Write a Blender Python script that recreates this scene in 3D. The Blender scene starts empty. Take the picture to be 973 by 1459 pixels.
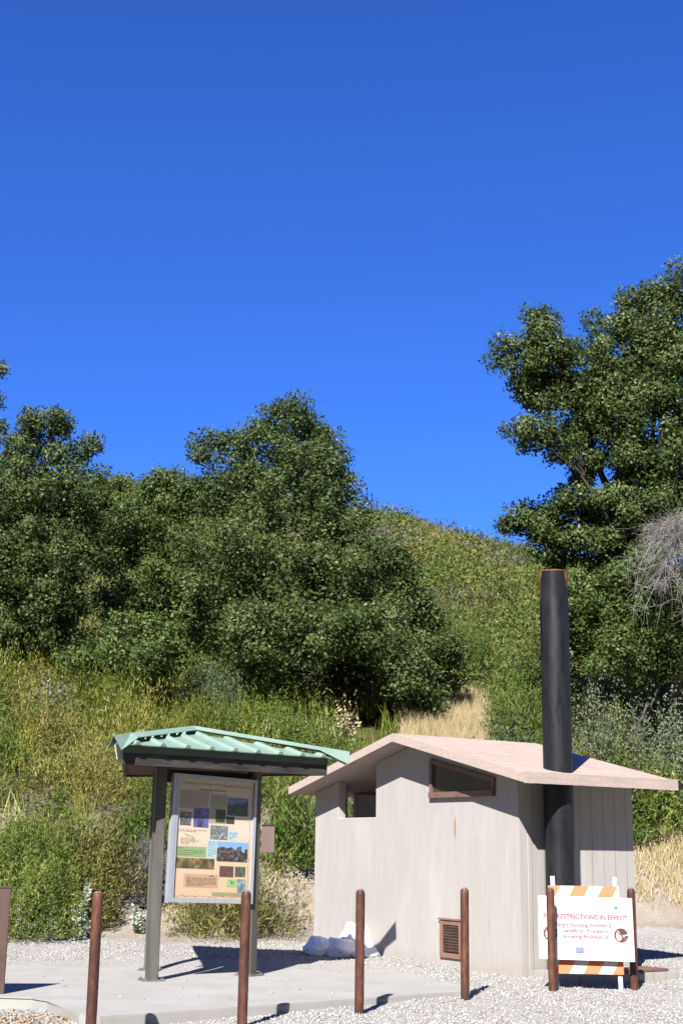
import bpy, bmesh, math
import numpy as np
from mathutils import Vector, Matrix, noise as bnoise

SC = bpy.context.scene
COL = SC.collection
R = math.radians
rng = np.random.default_rng(7)

# ------------------------------------------------------------------ camera facts
F_PX, PITCH, ROLL, EYE = 1930.7, R(14.054), R(.853), 1.5
def ray(px, py):
    X, Y = px - 486.5, py - 729.5
    x = X*math.cos(ROLL) + Y*math.sin(ROLL); y = -X*math.sin(ROLL) + Y*math.cos(ROLL)
    c, s = math.cos(PITCH), math.sin(PITCH)
    return np.array([x/F_PX, c + y/F_PX*s, s - y/F_PX*c])
def at(px, py, Y):
    d = ray(px, py); return d*(Y/d[1]) + np.array([0, 0, EYE])

# ------------------------------------------------------------------ terrain
_ph = rng.uniform(0, 6.28, (10, 2)); _fr = rng.normal(0, 1, (10, 2))
def wob(x, y, f=1.0):
    x = np.asarray(x, float); y = np.asarray(y, float); v = 0
    for i in range(10):
        v = v + np.sin(_fr[i, 0]*f*x + _fr[i, 1]*f*y + _ph[i, 0])*.32
    return v
def bank_s(x, y):
    x = np.asarray(x, float); y = np.asarray(y, float)
    yb = 22.5 + .33*(np.clip(x, -14, 16) + 4.7)
    return y - yb
def terr(x, y):
    x = np.asarray(x, float); y = np.asarray(y, float)
    z = .02*np.clip(y - 17, 0, 8)
    front = np.clip((17.5 - y)/2.5, 0, 1)*np.clip((2.2 - x)/3, 0, 1)
    z = z - .09*front*np.clip((y-2)/6, 0, 1)
    s = bank_s(x, y); s = .5*(s + np.sqrt(s*s + .25)) - .06*(s < 40)
    s = np.clip(s, 0, None)
    z = z + .345*s + 1.6*(1 - np.exp(-s/3))
    z = z + np.clip(s/4, 0, 1)*.16*wob(x, y, .55) + np.clip((s-6)/20, 0, 1)*.5*wob(x, y, .12)
    far = np.clip(y - 82, 0, None); z = z - .006*far**2*(far < 90) - (.006*8100 + (far - 90)*.5)*(far >= 90)
    z = np.maximum(z, -.1 - .4*np.clip(far, 0, 60))
    z = z - np.clip((y-50)/35, 0, 1)*(.6 + .09*np.clip(x, -10, 30))
    z = z + .012*wob(x, y, 2.3)
    z = z + .62*np.clip(-22 - y, 0, None) + .45*np.clip(np.abs(x) - 45, 0, 120)*np.clip((60 - y)/40, 0, 1)  # unseen slopes added behind and beside the camera to block sky fill
    return z
def hit(px, py):
    d = ray(px, py); o = np.array([0, 0, EYE]); t = 8.0
    while t < 130:
        p = o + d*t
        if p[2] <= terr(p[0], p[1]): return p
        t += .05
    return p
def gz(x, y): return float(terr(x, y))

# ------------------------------------------------------------------ object helpers
def link(o, parent=None):
    COL.objects.link(o)
    if parent is not None: o.parent = parent
    return o
def empty(name, loc, rz=0.0, label=None, cat=None, group=None):
    o = bpy.data.objects.new(name, None); o.empty_display_size = .2
    o.location = loc; o.rotation_euler = (0, 0, rz); link(o)
    tag(o, label, cat, group); return o
def tag(o, label=None, cat=None, group=None, kind=None):
    if label: o['label'] = label
    if cat: o['category'] = cat
    if group: o['group'] = group
    if kind: o['kind'] = kind
    return o
def np_mesh(name, V, quads=None, tris=None, tint=None, smooth=False):
    V = np.asarray(V, np.float32); me = bpy.data.meshes.new(name)
    me.vertices.add(len(V)); me.vertices.foreach_set('co', V.ravel())
    loops, totals = [], []
    if quads is not None and len(quads): loops.append(np.asarray(quads).ravel()); totals.append(np.full(len(quads), 4))
    if tris is not None and len(tris): loops.append(np.asarray(tris).ravel()); totals.append(np.full(len(tris), 3))
    loops = np.concatenate(loops).astype(np.int32); totals = np.concatenate(totals).astype(np.int32)
    me.loops.add(len(loops)); me.loops.foreach_set('vertex_index', loops)
    me.polygons.add(len(totals))
    me.polygons.foreach_set('loop_start', np.concatenate([[0], np.cumsum(totals)[:-1]]).astype(np.int32))
    me.polygons.foreach_set('loop_total', totals)
    if smooth: me.polygons.foreach_set('use_smooth', np.ones(len(totals), bool))
    if tint is not None:
        a = me.attributes.new('tint', 'FLOAT', 'FACE'); a.data.foreach_set('value', np.asarray(tint, np.float32))
    me.update(); me.validate(); return me
def mobj(name, me, mat, parent=None):
    o = bpy.data.objects.new(name, me)
    for m in (mat if isinstance(mat, (list, tuple)) else [mat]): me.materials.append(m)
    return link(o, parent)
def bm_obj(name, bm, mat, parent=None, bevel=0, smooth=False):
    me = bpy.data.meshes.new(name)
    if bevel: bmesh.ops.bevel(bm, geom=[e for e in bm.edges], offset=bevel, segments=2, affect='EDGES', clamp_overlap=True)
    bmesh.ops.recalc_face_normals(bm, faces=bm.faces)
    bm.to_mesh(me); bm.free()
    if smooth:
        for p in me.polygons: p.use_smooth = True
    return mobj(name, me, mat, parent)
def box(bm, x0, x1, y0, y1, z0, z1, M=None):
    vs = [bm.verts.new((x, y, z)) for x in (x0, x1) for y in (y0, y1) for z in (z0, z1)]
    for f in ((0, 1, 3, 2), (4, 6, 7, 5), (0, 4, 5, 1), (2, 3, 7, 6), (0, 2, 6, 4), (1, 5, 7, 3)): bm.faces.new([vs[i] for i in f])
    if M is not None: bmesh.ops.transform(bm, matrix=M, verts=vs)
    return vs
def prism(bm, pts, off):
    """closed polygon pts (3D) extruded by vector off"""
    off = Vector(off); a = [bm.verts.new(p) for p in pts]; b = [bm.verts.new(Vector(p) + off) for p in pts]
    bm.faces.new(a); bm.faces.new(b[::-1]); n = len(a)
    for i in range(n): bm.faces.new((a[i], b[i], b[(i+1) % n], a[(i+1) % n]))
def bar(bm, p, q, w, h=None, up=(0, 0, 1)):
    p, q = Vector(p), Vector(q); h = h or w; d = (q - p).normalized(); u = Vector(up)
    s = d.cross(u)
    if s.length < 1e-4: s = d.cross(Vector((1, 0, 0)))
    s.normalize(); n = s.cross(d)
    pr = [s*a*w/2 + n*b*h/2 for a, b in ((-1, -1), (1, -1), (1, 1), (-1, 1))]
    prism(bm, [p + k for k in pr], q - p)
def tube(V, Q, pts, radii, n=7):
    """append a tube to lists V (arrays) / Q (quads)"""
    base = sum(len(v) for v in V); P = np.asarray(pts, float); m = len(P)
    T = np.gradient(P, axis=0); T /= np.linalg.norm(T, axis=1)[:, None] + 1e-9
    a = np.tile([0.31, .95, .05], (m, 1)); S = np.cross(T, a); S /= np.linalg.norm(S, axis=1)[:, None] + 1e-9
    N = np.cross(S, T); ang = np.linspace(0, 2*np.pi, n, endpoint=False)
    ring = P[:, None] + np.asarray(radii)[:, None, None]*(np.cos(ang)[None, :, None]*S[:, None] + np.sin(ang)[None, :, None]*N[:, None])
    V.append(ring.reshape(-1, 3))
    for i in range(m - 1):
        j = np.arange(n); k = (j + 1) % n
        Q.append(np.c_[base+i*n+j, base+i*n+k, base+(i+1)*n+k, base+(i+1)*n+j])
def leaves(P, D, Nn, L, W):
    D = D/(np.linalg.norm(D, axis=1)[:, None] + 1e-9)
    S = np.cross(D, Nn); S /= np.linalg.norm(S, axis=1)[:, None] + 1e-9
    L = np.asarray(L)[:, None]; W = np.asarray(W)[:, None]
    V = np.stack([P - D*L*.5, P + S*W*.5 - D*L*.05, P + D*L*.5, P - S*W*.5 - D*L*.05], 1).reshape(-1, 3)
    return V, np.arange(len(P)*4).reshape(-1, 4)
def leaf_obj(name, parts, mat, parent=None):
    P, D, N, L, W, T = [np.concatenate(x) for x in zip(*parts)]
    V, Q = leaves(P, D, N, L, W)
    return mobj(name, np_mesh(name, V, Q, tint=T), mat, parent)

# ------------------------------------------------------------------ materials
def new_mat(name):
    m = bpy.data.materials.new(name); m.use_nodes = True; nt = m.node_tree
    for n in list(nt.nodes): nt.nodes.remove(n)
    out = nt.nodes.new('ShaderNodeOutputMaterial'); b = nt.nodes.new('ShaderNodeBsdfPrincipled')
    nt.links.new(b.outputs[0], out.inputs[0]); return m, nt, b, out
def nd(nt, t, **kw):
    n = nt.nodes.new(t)
    for k, v in kw.items():
        if k.startswith('i_'): n.inputs[k[2:].replace('_', ' ')].default_value = v
        else: setattr(n, k, v)
    return n
def ramp(nt, fac, stops, interp='LINEAR'):
    r = nd(nt, 'ShaderNodeValToRGB'); r.color_ramp.interpolation = interp
    e = r.color_ramp.elements
    while len(e) < len(stops): e.new(.5)
    for el, (p, c) in zip(e, stops): el.position = p; el.color = (*c, 1)
    nt.links.new(fac, r.inputs[0]); return r.outputs[0]
def coords(nt, scale=(1, 1, 1), rot=(0, 0, 0), loc=(0, 0, 0)):
    t = nd(nt, 'ShaderNodeTexCoord'); m = nd(nt, 'ShaderNodeMapping')
    m.inputs['Scale'].default_value = scale; m.inputs['Rotation'].default_value = rot; m.inputs['Location'].default_value = loc
    nt.links.new(t.outputs['Object'], m.inputs[0]); return m.outputs[0]
def noise(nt, vec, scale, detail=4, rough=.6):
    n = nd(nt, 'ShaderNodeTexNoise'); n.inputs['Scale'].default_value = scale; n.inputs['Detail'].default_value = detail; n.inputs['Roughness'].default_value = rough
    nt.links.new(vec, n.inputs['Vector']); return n.outputs['Fac']
def mixc(nt, fac, a, b, mode='MIX'):
    m = nd(nt, 'ShaderNodeMix', data_type='RGBA', blend_type=mode)
    for v, s in ((fac, 0), (a, 6), (b, 7)):
        if isinstance(v, (int, float)): m.inputs[s].default_value = v
        elif isinstance(v, tuple): m.inputs[s].default_value = (*v, 1)
        else: nt.links.new(v, m.inputs[s])
    return m.outputs[2]
def math_(nt, op, a, b=None, c=None, clamp=False):
    m = nd(nt, 'ShaderNodeMath', operation=op, use_clamp=clamp)
    for i, v in enumerate((a, b, c)):
        if v is None: continue
        if isinstance(v, (int, float)): m.inputs[i].default_value = v
        else: nt.links.new(v, m.inputs[i])
    return m.outputs[0]
def bump(nt, b, h, strength=.3, dist=.02, prev=None):
    n = nd(nt, 'ShaderNodeBump'); n.inputs['Strength'].default_value = strength; n.inputs['Distance'].default_value = dist
    nt.links.new(h, n.inputs['Height'])
    if prev is not None: nt.links.new(prev, n.inputs['Normal'])
    nt.links.new(n.outputs[0], b.inputs['Normal']); return n.outputs[0]
def setp(b, rough=.7, spec=.3, metal=0):
    b.inputs['Roughness'].default_value = rough; b.inputs['Specular IOR Level'].default_value = spec; b.inputs['Metallic'].default_value = metal
def simple(name, c1, c2=None, scale=8, rough=.7, spec=.3, metal=0, bmp=0, stretch=(1, 1, 1), lo=.35, hi=.65):
    m, nt, b, _ = new_mat(name); setp(b, rough, spec, metal)
    v = coords(nt, stretch); n = noise(nt, v, scale)
    nt.links.new(ramp(nt, n, [(lo, c1), (hi, c2 or c1)]), b.inputs['Base Color'])
    if bmp: bump(nt, b, n, bmp)
    return m
def foliage(name, stops, rough=.5, trans=.22, spec=.35):
    m, nt, b, out = new_mat(name); setp(b, rough, spec)
    a = nd(nt, 'ShaderNodeAttribute', attribute_name='tint')
    c = ramp(nt, a.outputs['Fac'], [(p, tuple(.77*v for v in q)) for p, q in stops]); nt.links.new(c, b.inputs['Base Color'])
    t = nd(nt, 'ShaderNodeBsdfTranslucent'); nt.links.new(mixc(nt, .35, c, (.19, .23, .03)), t.inputs[0])
    mx = nd(nt, 'ShaderNodeMixShader'); mx.inputs[0].default_value = trans
    nt.links.new(b.outputs[0], mx.inputs[1]); nt.links.new(t.outputs[0], mx.inputs[2]); nt.links.new(mx.outputs[0], out.inputs[0])
    return m

M = {}
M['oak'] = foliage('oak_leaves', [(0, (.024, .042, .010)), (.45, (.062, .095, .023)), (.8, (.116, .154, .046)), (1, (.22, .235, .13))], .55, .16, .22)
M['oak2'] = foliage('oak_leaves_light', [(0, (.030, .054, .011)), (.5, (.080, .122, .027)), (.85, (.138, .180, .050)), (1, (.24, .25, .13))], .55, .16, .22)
M['brush'] = foliage('brush_leaves', [(0, (.020, .035, .008)), (.2, (.060, .090, .014)), (.5, (.150, .180, .022)), (.78, (.25, .25, .036)), (.93, (.34, .30, .09)), (1, (.52, .47, .30))], .6, .25, .2)
M['green'] = foliage('bright_brush_leaves', [(0, (.035, .065, .012)), (.5, (.095, .15, .025)), (.85, (.19, .22, .04)), (1, (.34, .30, .12))], .6, .25, .2)
M['olive'] = foliage('olive_brush_leaves', [(0, (.05, .055, .014)), (.5, (.17, .17, .042)), (.85, (.29, .25, .075)), (1, (.42, .34, .15))], .6, .22, .2)
M['greygreen'] = foliage('grey_green_leaves', [(0, (.05, .075, .045)), (.5, (.12, .155, .09)), (1, (.27, .30, .19))], .6, .22, .2)
M['sage'] = foliage('white_sage_leaves', [(0, (.26, .30, .24)), (.5, (.48, .52, .45)), (1, (.70, .72, .66))], .7, .15, .2)
M['straw'] = foliage('dry_straw', [(0, (.26, .20, .10)), (.5, (.48, .38, .20)), (1, (.68, .58, .38))], .7, .25, .2)
M['twig'] = foliage('grey_twigs', [(0, (.08, .072, .066)), (.5, (.17, .155, .142)), (1, (.31, .285, .265))], .8, .0, .15)
M['hill'] = foliage('hill_scrub_leaves', [(0, (.028, .042, .010)), (.3, (.100, .130, .027)), (.6, (.190, .200, .046)), (.82, (.270, .240, .080)), (.93, (.25, .165, .07)), (1, (.36, .31, .16))], .6, .25, .2)
M['hillgrey'] = foliage('hill_grey_scrub', [(0, (.055, .06, .042)), (.5, (.115, .115, .09)), (1, (.21, .195, .155))], .7, .1, .2)
M['bark'] = simple('bark', (.055, .045, .036), (.16, .135, .11), 10, .9, .1, bmp=.6, stretch=(1, 1, .3))
M['deadwood'] = simple('dead_wood', (.30, .28, .265), (.52, .49, .47), 8, .9, .1)

def mat_ground():
    m, nt, b, _ = new_mat('ground_gravel_and_dirt'); setp(b, .95, .1)
    v = coords(nt)
    vo = nd(nt, 'ShaderNodeTexVoronoi', feature='F1'); vo.inputs['Scale'].default_value = 42; nt.links.new(v, vo.inputs['Vector'])
    vo2 = nd(nt, 'ShaderNodeTexVoronoi', feature='F1'); vo2.inputs['Scale'].default_value = 55; nt.links.new(v, vo2.inputs['Vector'])
    sep = nd(nt, 'ShaderNodeSeparateColor'); nt.links.new(vo.outputs['Color'], sep.inputs[0])
    gcol = ramp(nt, sep.outputs[0], [(0, (.40, .375, .34)), (.35, (.51, .49, .455)), (.75, (.59, .572, .54)), (1, (.66, .645, .615))])
    gap = ramp(nt, vo.outputs['Distance'], [(.55, (1, 1, 1)), (.8, (.62, .60, .57))])
    gcol = mixc(nt, 1.0, gcol, gap, 'MULTIPLY')
    big = noise(nt, v, 1.3, 5, .6); gcol = mixc(nt, math_(nt, 'MULTIPLY', big, .3), gcol, (.50, .46, .41))
    n2 = noise(nt, v, 2.2, 8, .7)
    dcol = ramp(nt, n2, [(.25, (.25, .20, .15)), (.5, (.40, .335, .265)), (.75, (.52, .455, .375))])
    n3 = noise(nt, v, 30, 3, .7); dcol = mixc(nt, .35, dcol, ramp(nt, n3, [(.35, (.22, .18, .14)), (.65, (.55, .49, .42))]))
    at_ = nd(nt, 'ShaderNodeAttribute', attribute_name='gravel'); at2 = nd(nt, 'ShaderNodeAttribute', attribute_name='veg')
    nz = noise(nt, v, 3.5, 6, .7)
    gm = math_(nt, 'ADD', at_.outputs['Fac'], math_(nt, 'MULTIPLY', math_(nt, 'SUBTRACT', nz, .5), .9)); gm = ramp(nt, gm, [(.38, (0, 0, 0)), (.62, (1, 1, 1))])
    c = mixc(nt, gm, dcol, gcol)
    vcol = ramp(nt, noise(nt, v, .8, 8, .75), [(.3, (.045, .052, .016)), (.5, (.10, .105, .034)), (.7, (.17, .15, .06))])
    c = mixc(nt, at2.outputs['Fac'], c, vcol)
    nt.links.new(c, b.inputs['Base Color'])
    h = math_(nt, 'SUBTRACT', 1.0, vo.outputs['Distance']); p = bump(nt, b, h, .55, .03); bump(nt, b, n3, .3, .03, p)
    return m
M['ground'] = mat_ground()

def mat_wall():
    m, nt, b, _ = new_mat('board_formed_concrete'); setp(b, .9, .15)
    v = coords(nt); g = noise(nt, coords(nt, (1, 1, .05)), 22, 5, .65); g2 = noise(nt, coords(nt, (1, 1, .25)), 3.0, 5, .6)
    st = noise(nt, coords(nt, (1, 1, .45)), 1.5, 7, .65); fine = noise(nt, v, 90, 3, .6)
    base = ramp(nt, g, [(.3, (.475, .442, .415)), (.55, (.515, .485, .462)), (.75, (.55, .522, .50))])
    base = mixc(nt, math_(nt, 'MULTIPLY', ramp(nt, g2, [(.45, (0, 0, 0)), (.62, (1, 1, 1))]), .5), base, (.47, .445, .395))
    base = mixc(nt, math_(nt, 'MULTIPLY', ramp(nt, st, [(.5, (0, 0, 0)), (.68, (1, 1, 1))]), .55), base, (.60, .575, .55))
    # rust weeps: few narrow vertical spots
    sp = noise(nt, coords(nt, (1, 1, .22)), 4.2, 2, .4)
    base = mixc(nt, math_(nt, 'MULTIPLY', ramp(nt, sp, [(.735, (0, 0, 0)), (.76, (1, 1, 1))]), .75), base, (.36, .20, .10))
    # scuffs and splashed dirt low on the wall
    t = nd(nt, 'ShaderNodeTexCoord'); s = nd(nt, 'ShaderNodeSeparateXYZ'); nt.links.new(t.outputs['Object'], s.inputs[0])
    low = math_(nt, 'MULTIPLY', ramp(nt, math_(nt, 'ADD', s.outputs['Z'], math_(nt, 'MULTIPLY', st, .35)), [(.16, (1, 1, 1)), (.42, (0, 0, 0))]), .5)
    base = mixc(nt, low, base, (.42, .365, .30))
    # board joints, 0.2 m apart, stronger on the side wall
    c = math_(nt, 'ADD', s.outputs['X'], s.outputs['Y']); fr = math_(nt, 'FRACT', math_(nt, 'DIVIDE', c, .205))
    ln = ramp(nt, math_(nt, 'ABSOLUTE', math_(nt, 'SUBTRACT', fr, .5)), [(.445, (0, 0, 0)), (.49, (1, 1, 1))])
    geo = nd(nt, 'ShaderNodeNewGeometry')
    side = ramp(nt, s.outputs['X'], [(.0, (.12, .12, .12)), (.001, (1, 1, 1))]) if False else None
    sx = math_(nt, 'GREATER_THAN', s.outputs['X'], -.06)
    amt = math_(nt, 'ADD', math_(nt, 'MULTIPLY', sx, .46), .04)
    lnv = math_(nt, 'MULTIPLY', ln, amt)
    base = mixc(nt, lnv, base, (.22, .195, .175))
    nt.links.new(base, b.inputs['Base Color'])
    hh = math_(nt, 'SUBTRACT', math_(nt, 'ADD', math_(nt, 'MULTIPLY', g, .6), math_(nt, 'MULTIPLY', fine, .25)), lnv)
    bump(nt, b, hh, .35, .010)
    return m
M['wall'] = mat_wall()
def mat_roof():
    m, nt, b, _ = new_mat('shake_textured_concrete_roof'); setp(b, .85, .2)
    v = coords(nt); g = noise(nt, coords(nt, (.12, 1, 1)), 14, 5, .7)
    br = nd(nt, 'ShaderNodeTexBrick'); br.offset = .37; br.inputs['Scale'].default_value = 1
    br.inputs['Brick Width'].default_value = .19; br.inputs['Row Height'].default_value = .27; br.inputs['Mortar Size'].default_value = .012; br.inputs['Mortar Smooth'].default_value = .4
    nt.links.new(coords(nt, (1, 1, 1), (0, 0, R(90))), br.inputs['Vector'])
    br.inputs['Color1'].default_value = (.64, .505, .43, 1); br.inputs['Color2'].default_value = (.57, .435, .365, 1); br.inputs['Mortar'].default_value = (.43, .32, .275, 1)
    ge = nd(nt, 'ShaderNodeNewGeometry'); sn = nd(nt, 'ShaderNodeSeparateXYZ'); nt.links.new(ge.outputs['True Normal'], sn.inputs[0])
    bc = mixc(nt, math_(nt, 'GREATER_THAN', sn.outputs['Z'], .6), (.63, .505, .445), br.outputs['Color'])
    c = mixc(nt, math_(nt, 'MULTIPLY', ramp(nt, g, [(.35, (0, 0, 0)), (.65, (1, 1, 1))]), .5), bc, (.64, .52, .46))
    dn = noise(nt, v, 2.4, 5, .6); c = mixc(nt, math_(nt, 'MULTIPLY', ramp(nt, dn, [(.5, (0, 0, 0)), (.8, (1, 1, 1))]), .4), c, (.40, .31, .27))
    nt.links.new(c, b.inputs['Base Color'])
    gy = noise(nt, coords(nt, (1, .06, 1)), 26, 5, .7); c = mixc(nt, math_(nt, 'MULTIPLY', ramp(nt, gy, [(.42, (1, 1, 1)), (.52, (0, 0, 0))]), .2), c, (.38, .28, .24)); nt.links.new(c, b.inputs['Base Color'])
    p = bump(nt, b, g, .3, .015); bump(nt, b, gy, .5, .012, p); return m
M['roof'] = mat_roof()
M['pad'] = simple('concrete_pad', (.455, .44, .405), (.52, .505, .47), 1.6, .9, .2, bmp=.06)
M['mint'] = simple('mint_green_roof_metal', (.285, .415, .335), (.335, .465, .38), 3, .42, .4, bmp=.02)
M['darkwood'] = simple('dark_stained_wood', (.050, .045, .042), (.125, .115, .108), 7, .8, .2, bmp=.3, stretch=(.3, .3, 3))
M['post'] = simple('weathered_grey_brown_post', (.115, .11, .095), (.17, .162, .14), 6, .75, .25, bmp=.15, stretch=(2, 2, .25))
M['soffit'] = simple('reddish_plywood', (.16, .075, .045), (.24, .12, .075), 5, .8, .2)
M['alu'] = simple('pale_aluminium', (.50, .55, .63), (.60, .64, .70), 20, .42, .5, .25, stretch=(3, 3, .3))
def mat_print():
    m, nt, b, _ = new_mat('tan_printed_panel'); setp(b, .28, .4)
    t = nd(nt, 'ShaderNodeTexCoord'); s = nd(nt, 'ShaderNodeSeparateXYZ'); nt.links.new(t.outputs['Object'], s.inputs[0])
    c = ramp(nt, math_(nt, 'MULTIPLY_ADD', s.outputs['Z'], .7, .5), [(0, (.80, .55, .35)), (.35, (.84, .64, .44)), (.6, (.86, .74, .60)), (1, (.72, .62, .48))])
    nt.links.new(mixc(nt, .15, c, ramp(nt, noise(nt, t.outputs['Object'], 5), [(.3, (.55, .45, .33)), (.7, (.70, .58, .45))])), b.inputs['Base Color']); return m
M['print'] = mat_print()
def mat_photo(name, cols, scale, sky=None, seed=0, z0=0, z1=1):
    m, nt, b, _ = new_mat(name); setp(b, .3, .4)
    v = coords(nt, (1, 1, 1), loc=(seed*1.7, seed*.9, seed*2.3)); n = noise(nt, v, scale, 6, .7)
    c = ramp(nt, n, [(.3 + .4*i/max(1, len(cols)-1), k) for i, k in enumerate(cols)])
    if sky:
        t = nd(nt, 'ShaderNodeTexCoord'); s = nd(nt, 'ShaderNodeSeparateXYZ'); nt.links.new(t.outputs['Object'], s.inputs[0])
        h = math_(nt, 'ADD', s.outputs['Z'], math_(nt, 'MULTIPLY', math_(nt, 'SUBTRACT', noise(nt, v, 11, 4), .5), .35*(z1-z0)/.25))
        c = mixc(nt, ramp(nt, h, [(0, (0, 0, 0)), (.001, (1, 1, 1))]) if False else math_(nt, 'GREATER_THAN', h, z0 + .72*(z1-z0)), c, sky)
    nt.links.new(c, b.inputs['Base Color']); return m
M['ink'] = simple('dark_ink', (.05, .042, .036), None, rough=.4)
M['brownink'] = simple('brown_ink', (.26, .17, .11), None, rough=.4)
M['paleink'] = simple('pale_ink', (.66, .64, .60), None, rough=.4)
def mat_rust():
    m, nt, b, _ = new_mat('weathered_rust_brown_paint'); setp(b, .6, .35)
    oi = nd(nt, 'ShaderNodeObjectInfo'); v0 = coords(nt, (1, 1, .35)); va = nd(nt, 'ShaderNodeVectorMath', operation='ADD')
    nt.links.new(v0, va.inputs[0]); cx = nd(nt, 'ShaderNodeCombineXYZ'); nt.links.new(math_(nt, 'MULTIPLY', oi.outputs['Random'], 50), cx.inputs[0]); nt.links.new(cx.outputs[0], va.inputs[1])
    n = noise(nt, va.outputs[0], 12, 6, .7); n2 = noise(nt, va.outputs[0], 55, 3, .6)
    c = ramp(nt, n, [(.3, (.045, .020, .016)), (.5, (.105, .038, .024)), (.66, (.215, .075, .036))])
    c = mixc(nt, math_(nt, 'MULTIPLY', ramp(nt, n2, [(.62, (0, 0, 0)), (.75, (1, 1, 1))]), .5), c, (.20, .11, .08))
    nt.links.new(c, b.inputs['Base Color']); bump(nt, b, n2, .25, .01); return m
M['rust'] = mat_rust()
M['weld'] = simple('pale_worn_cap', (.20, .12, .10), (.42, .34, .31), 30, .6)
M['brown'] = simple('brown_painted_steel', (.105, .062, .052), (.135, .082, .068), 5, .55, .35)
def mat_pipe():
    m, nt, b, _ = new_mat('black_vent_pipe'); setp(b, .42, .32)
    n = noise(nt, coords(nt, (1, 1, .2)), 10, 5, .65); n2 = noise(nt, coords(nt), 60, 3, .6)
    c = ramp(nt, n, [(.3, (.005, .006, .008)), (.7, (.012, .013, .017))])
    c = mixc(nt, math_(nt, 'MULTIPLY', ramp(nt, n2, [(.68, (0, 0, 0)), (.74, (1, 1, 1))]), .35), c, (.12, .12, .13))
    nt.links.new(c, b.inputs['Base Color']); r = ramp(nt, n, [(.3, (.36, .36, .36)), (.7, (.6, .6, .6))]); nt.links.new(r, b.inputs['Roughness']); bump(nt, b, n, .05, .01); return m
M['pipe'] = mat_pipe()
M['orange_rust'] = simple('orange_rust', (.22, .075, .02), (.42, .15, .045), 25, .8)
M['louvre'] = simple('brown_louvre', (.12, .075, .058), (.18, .115, .09), 9, .6)
M['glazing'] = simple('dark_brown_tinted_pane', (.060, .045, .036), (.085, .062, .05), 4, .25, .5)
M['grille'] = simple('brown_vent_frame', (.20, .105, .080), (.27, .15, .115), 9, .6)
M['black'] = simple('painted_gap_shade', (.06, .04, .032), None, rough=.8)
def mat_bag():
    m, nt, b, out = new_mat('white_woven_plastic'); setp(b, .5, .4); b.inputs['Base Color'].default_value = (.80, .80, .80, 1)
    n = noise(nt, coords(nt), 9, 5, .6); bump(nt, b, n, .8, .06); return m
M['bag'] = mat_bag()
M['white'] = simple('white_sign_sheet', (.80, .80, .80), (.83, .83, .83), 3, .45, .4)
M['orange'] = simple('orange_reflective_sheet', (.86, .185, .055), (.90, .21, .07), 6, .45, .4)
M['galv'] = simple('galvanised_steel', (.52, .56, .60), (.66, .69, .72), 18, .4, .5, .3)
M['red'] = simple('red_lettering', (.62, .075, .10), None, rough=.5)
M['darkred'] = simple('dark_red_lettering', (.42, .10, .12), None, rough=.5)
M['char'] = simple('charcoal_print', (.045, .035, .04), None, rough=.5)
M['navy'] = simple('flag_blue_print', (.12, .17, .42), None, rough=.5)
M['flagred'] = simple('faded_flag_red', (.70, .22, .26), None, rough=.5)
M['paleblue'] = simple('pale_blue_print', (.30, .46, .74), None, rough=.5)
M['lid'] = simple('brown_vault_lid', (.20, .105, .085), (.27, .15, .12), 6, .8)
M['plate'] = simple('pinkish_brown_plate', (.34, .235, .215), (.385, .27, .245), 6, .5)
M['steel'] = simple('grey_base_plate', (.17, .165, .155), (.25, .24, .23), 12, .6)
M['stone'] = foliage('gravel_stones', [(0, (.30, .275, .245)), (.35, (.48, .46, .425)), (.8, (.60, .582, .55)), (1, (.72, .705, .68))], .9, 0, .15)
M['litter'] = foliage('leaf_litter', [(0, (.18, .11, .06)), (.5, (.36, .24, .13)), (1, (.55, .42, .27))], .8, .1, .15)

# ------------------------------------------------------------------ ground
def build_ground():
    xs = np.unique(np.round(np.concatenate([np.linspace(-160, -14, 30), np.arange(-14, 16.01, .3), np.linspace(16, 160, 30)]), 3))
    ys = np.unique(np.round(np.concatenate([np.linspace(-170, -22, 12), np.linspace(-20, 8, 8), np.arange(8, 40, .3), np.arange(40, 110, 1.2), np.linspace(110, 260, 20)]), 3))
    X, Y = np.meshgrid(xs, ys); Z = terr(X, Y); nx, ny = len(xs), len(ys)
    V = np.c_[X.ravel(), Y.ravel(), Z.ravel()]
    i = np.arange((ny-1)*(nx-1)); r, c = i//(nx-1), i % (nx-1); a = r*nx + c
    me = np_mesh('ground', V, np.c_[a, a+1, a+nx+1, a+nx], smooth=True)
    s = bank_s(X, Y).ravel() + .5*wob(X, Y, 1.1).ravel()
    gr = 1/(1 + np.exp((s + .9)*2.2)); vg = np.clip((s - 1.6)/3.2, 0, 1); vg = np.maximum(vg, np.clip((-20 - Y.ravel())/4, 0, 1))
    for n, v in (('gravel', gr), ('veg', vg)):
        at_ = me.attributes.new(n, 'FLOAT', 'POINT'); at_.data.foreach_set('value', v.astype(np.float32))
    return tag(mobj('ground', me, M['ground']), kind='structure')
build_ground()

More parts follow.
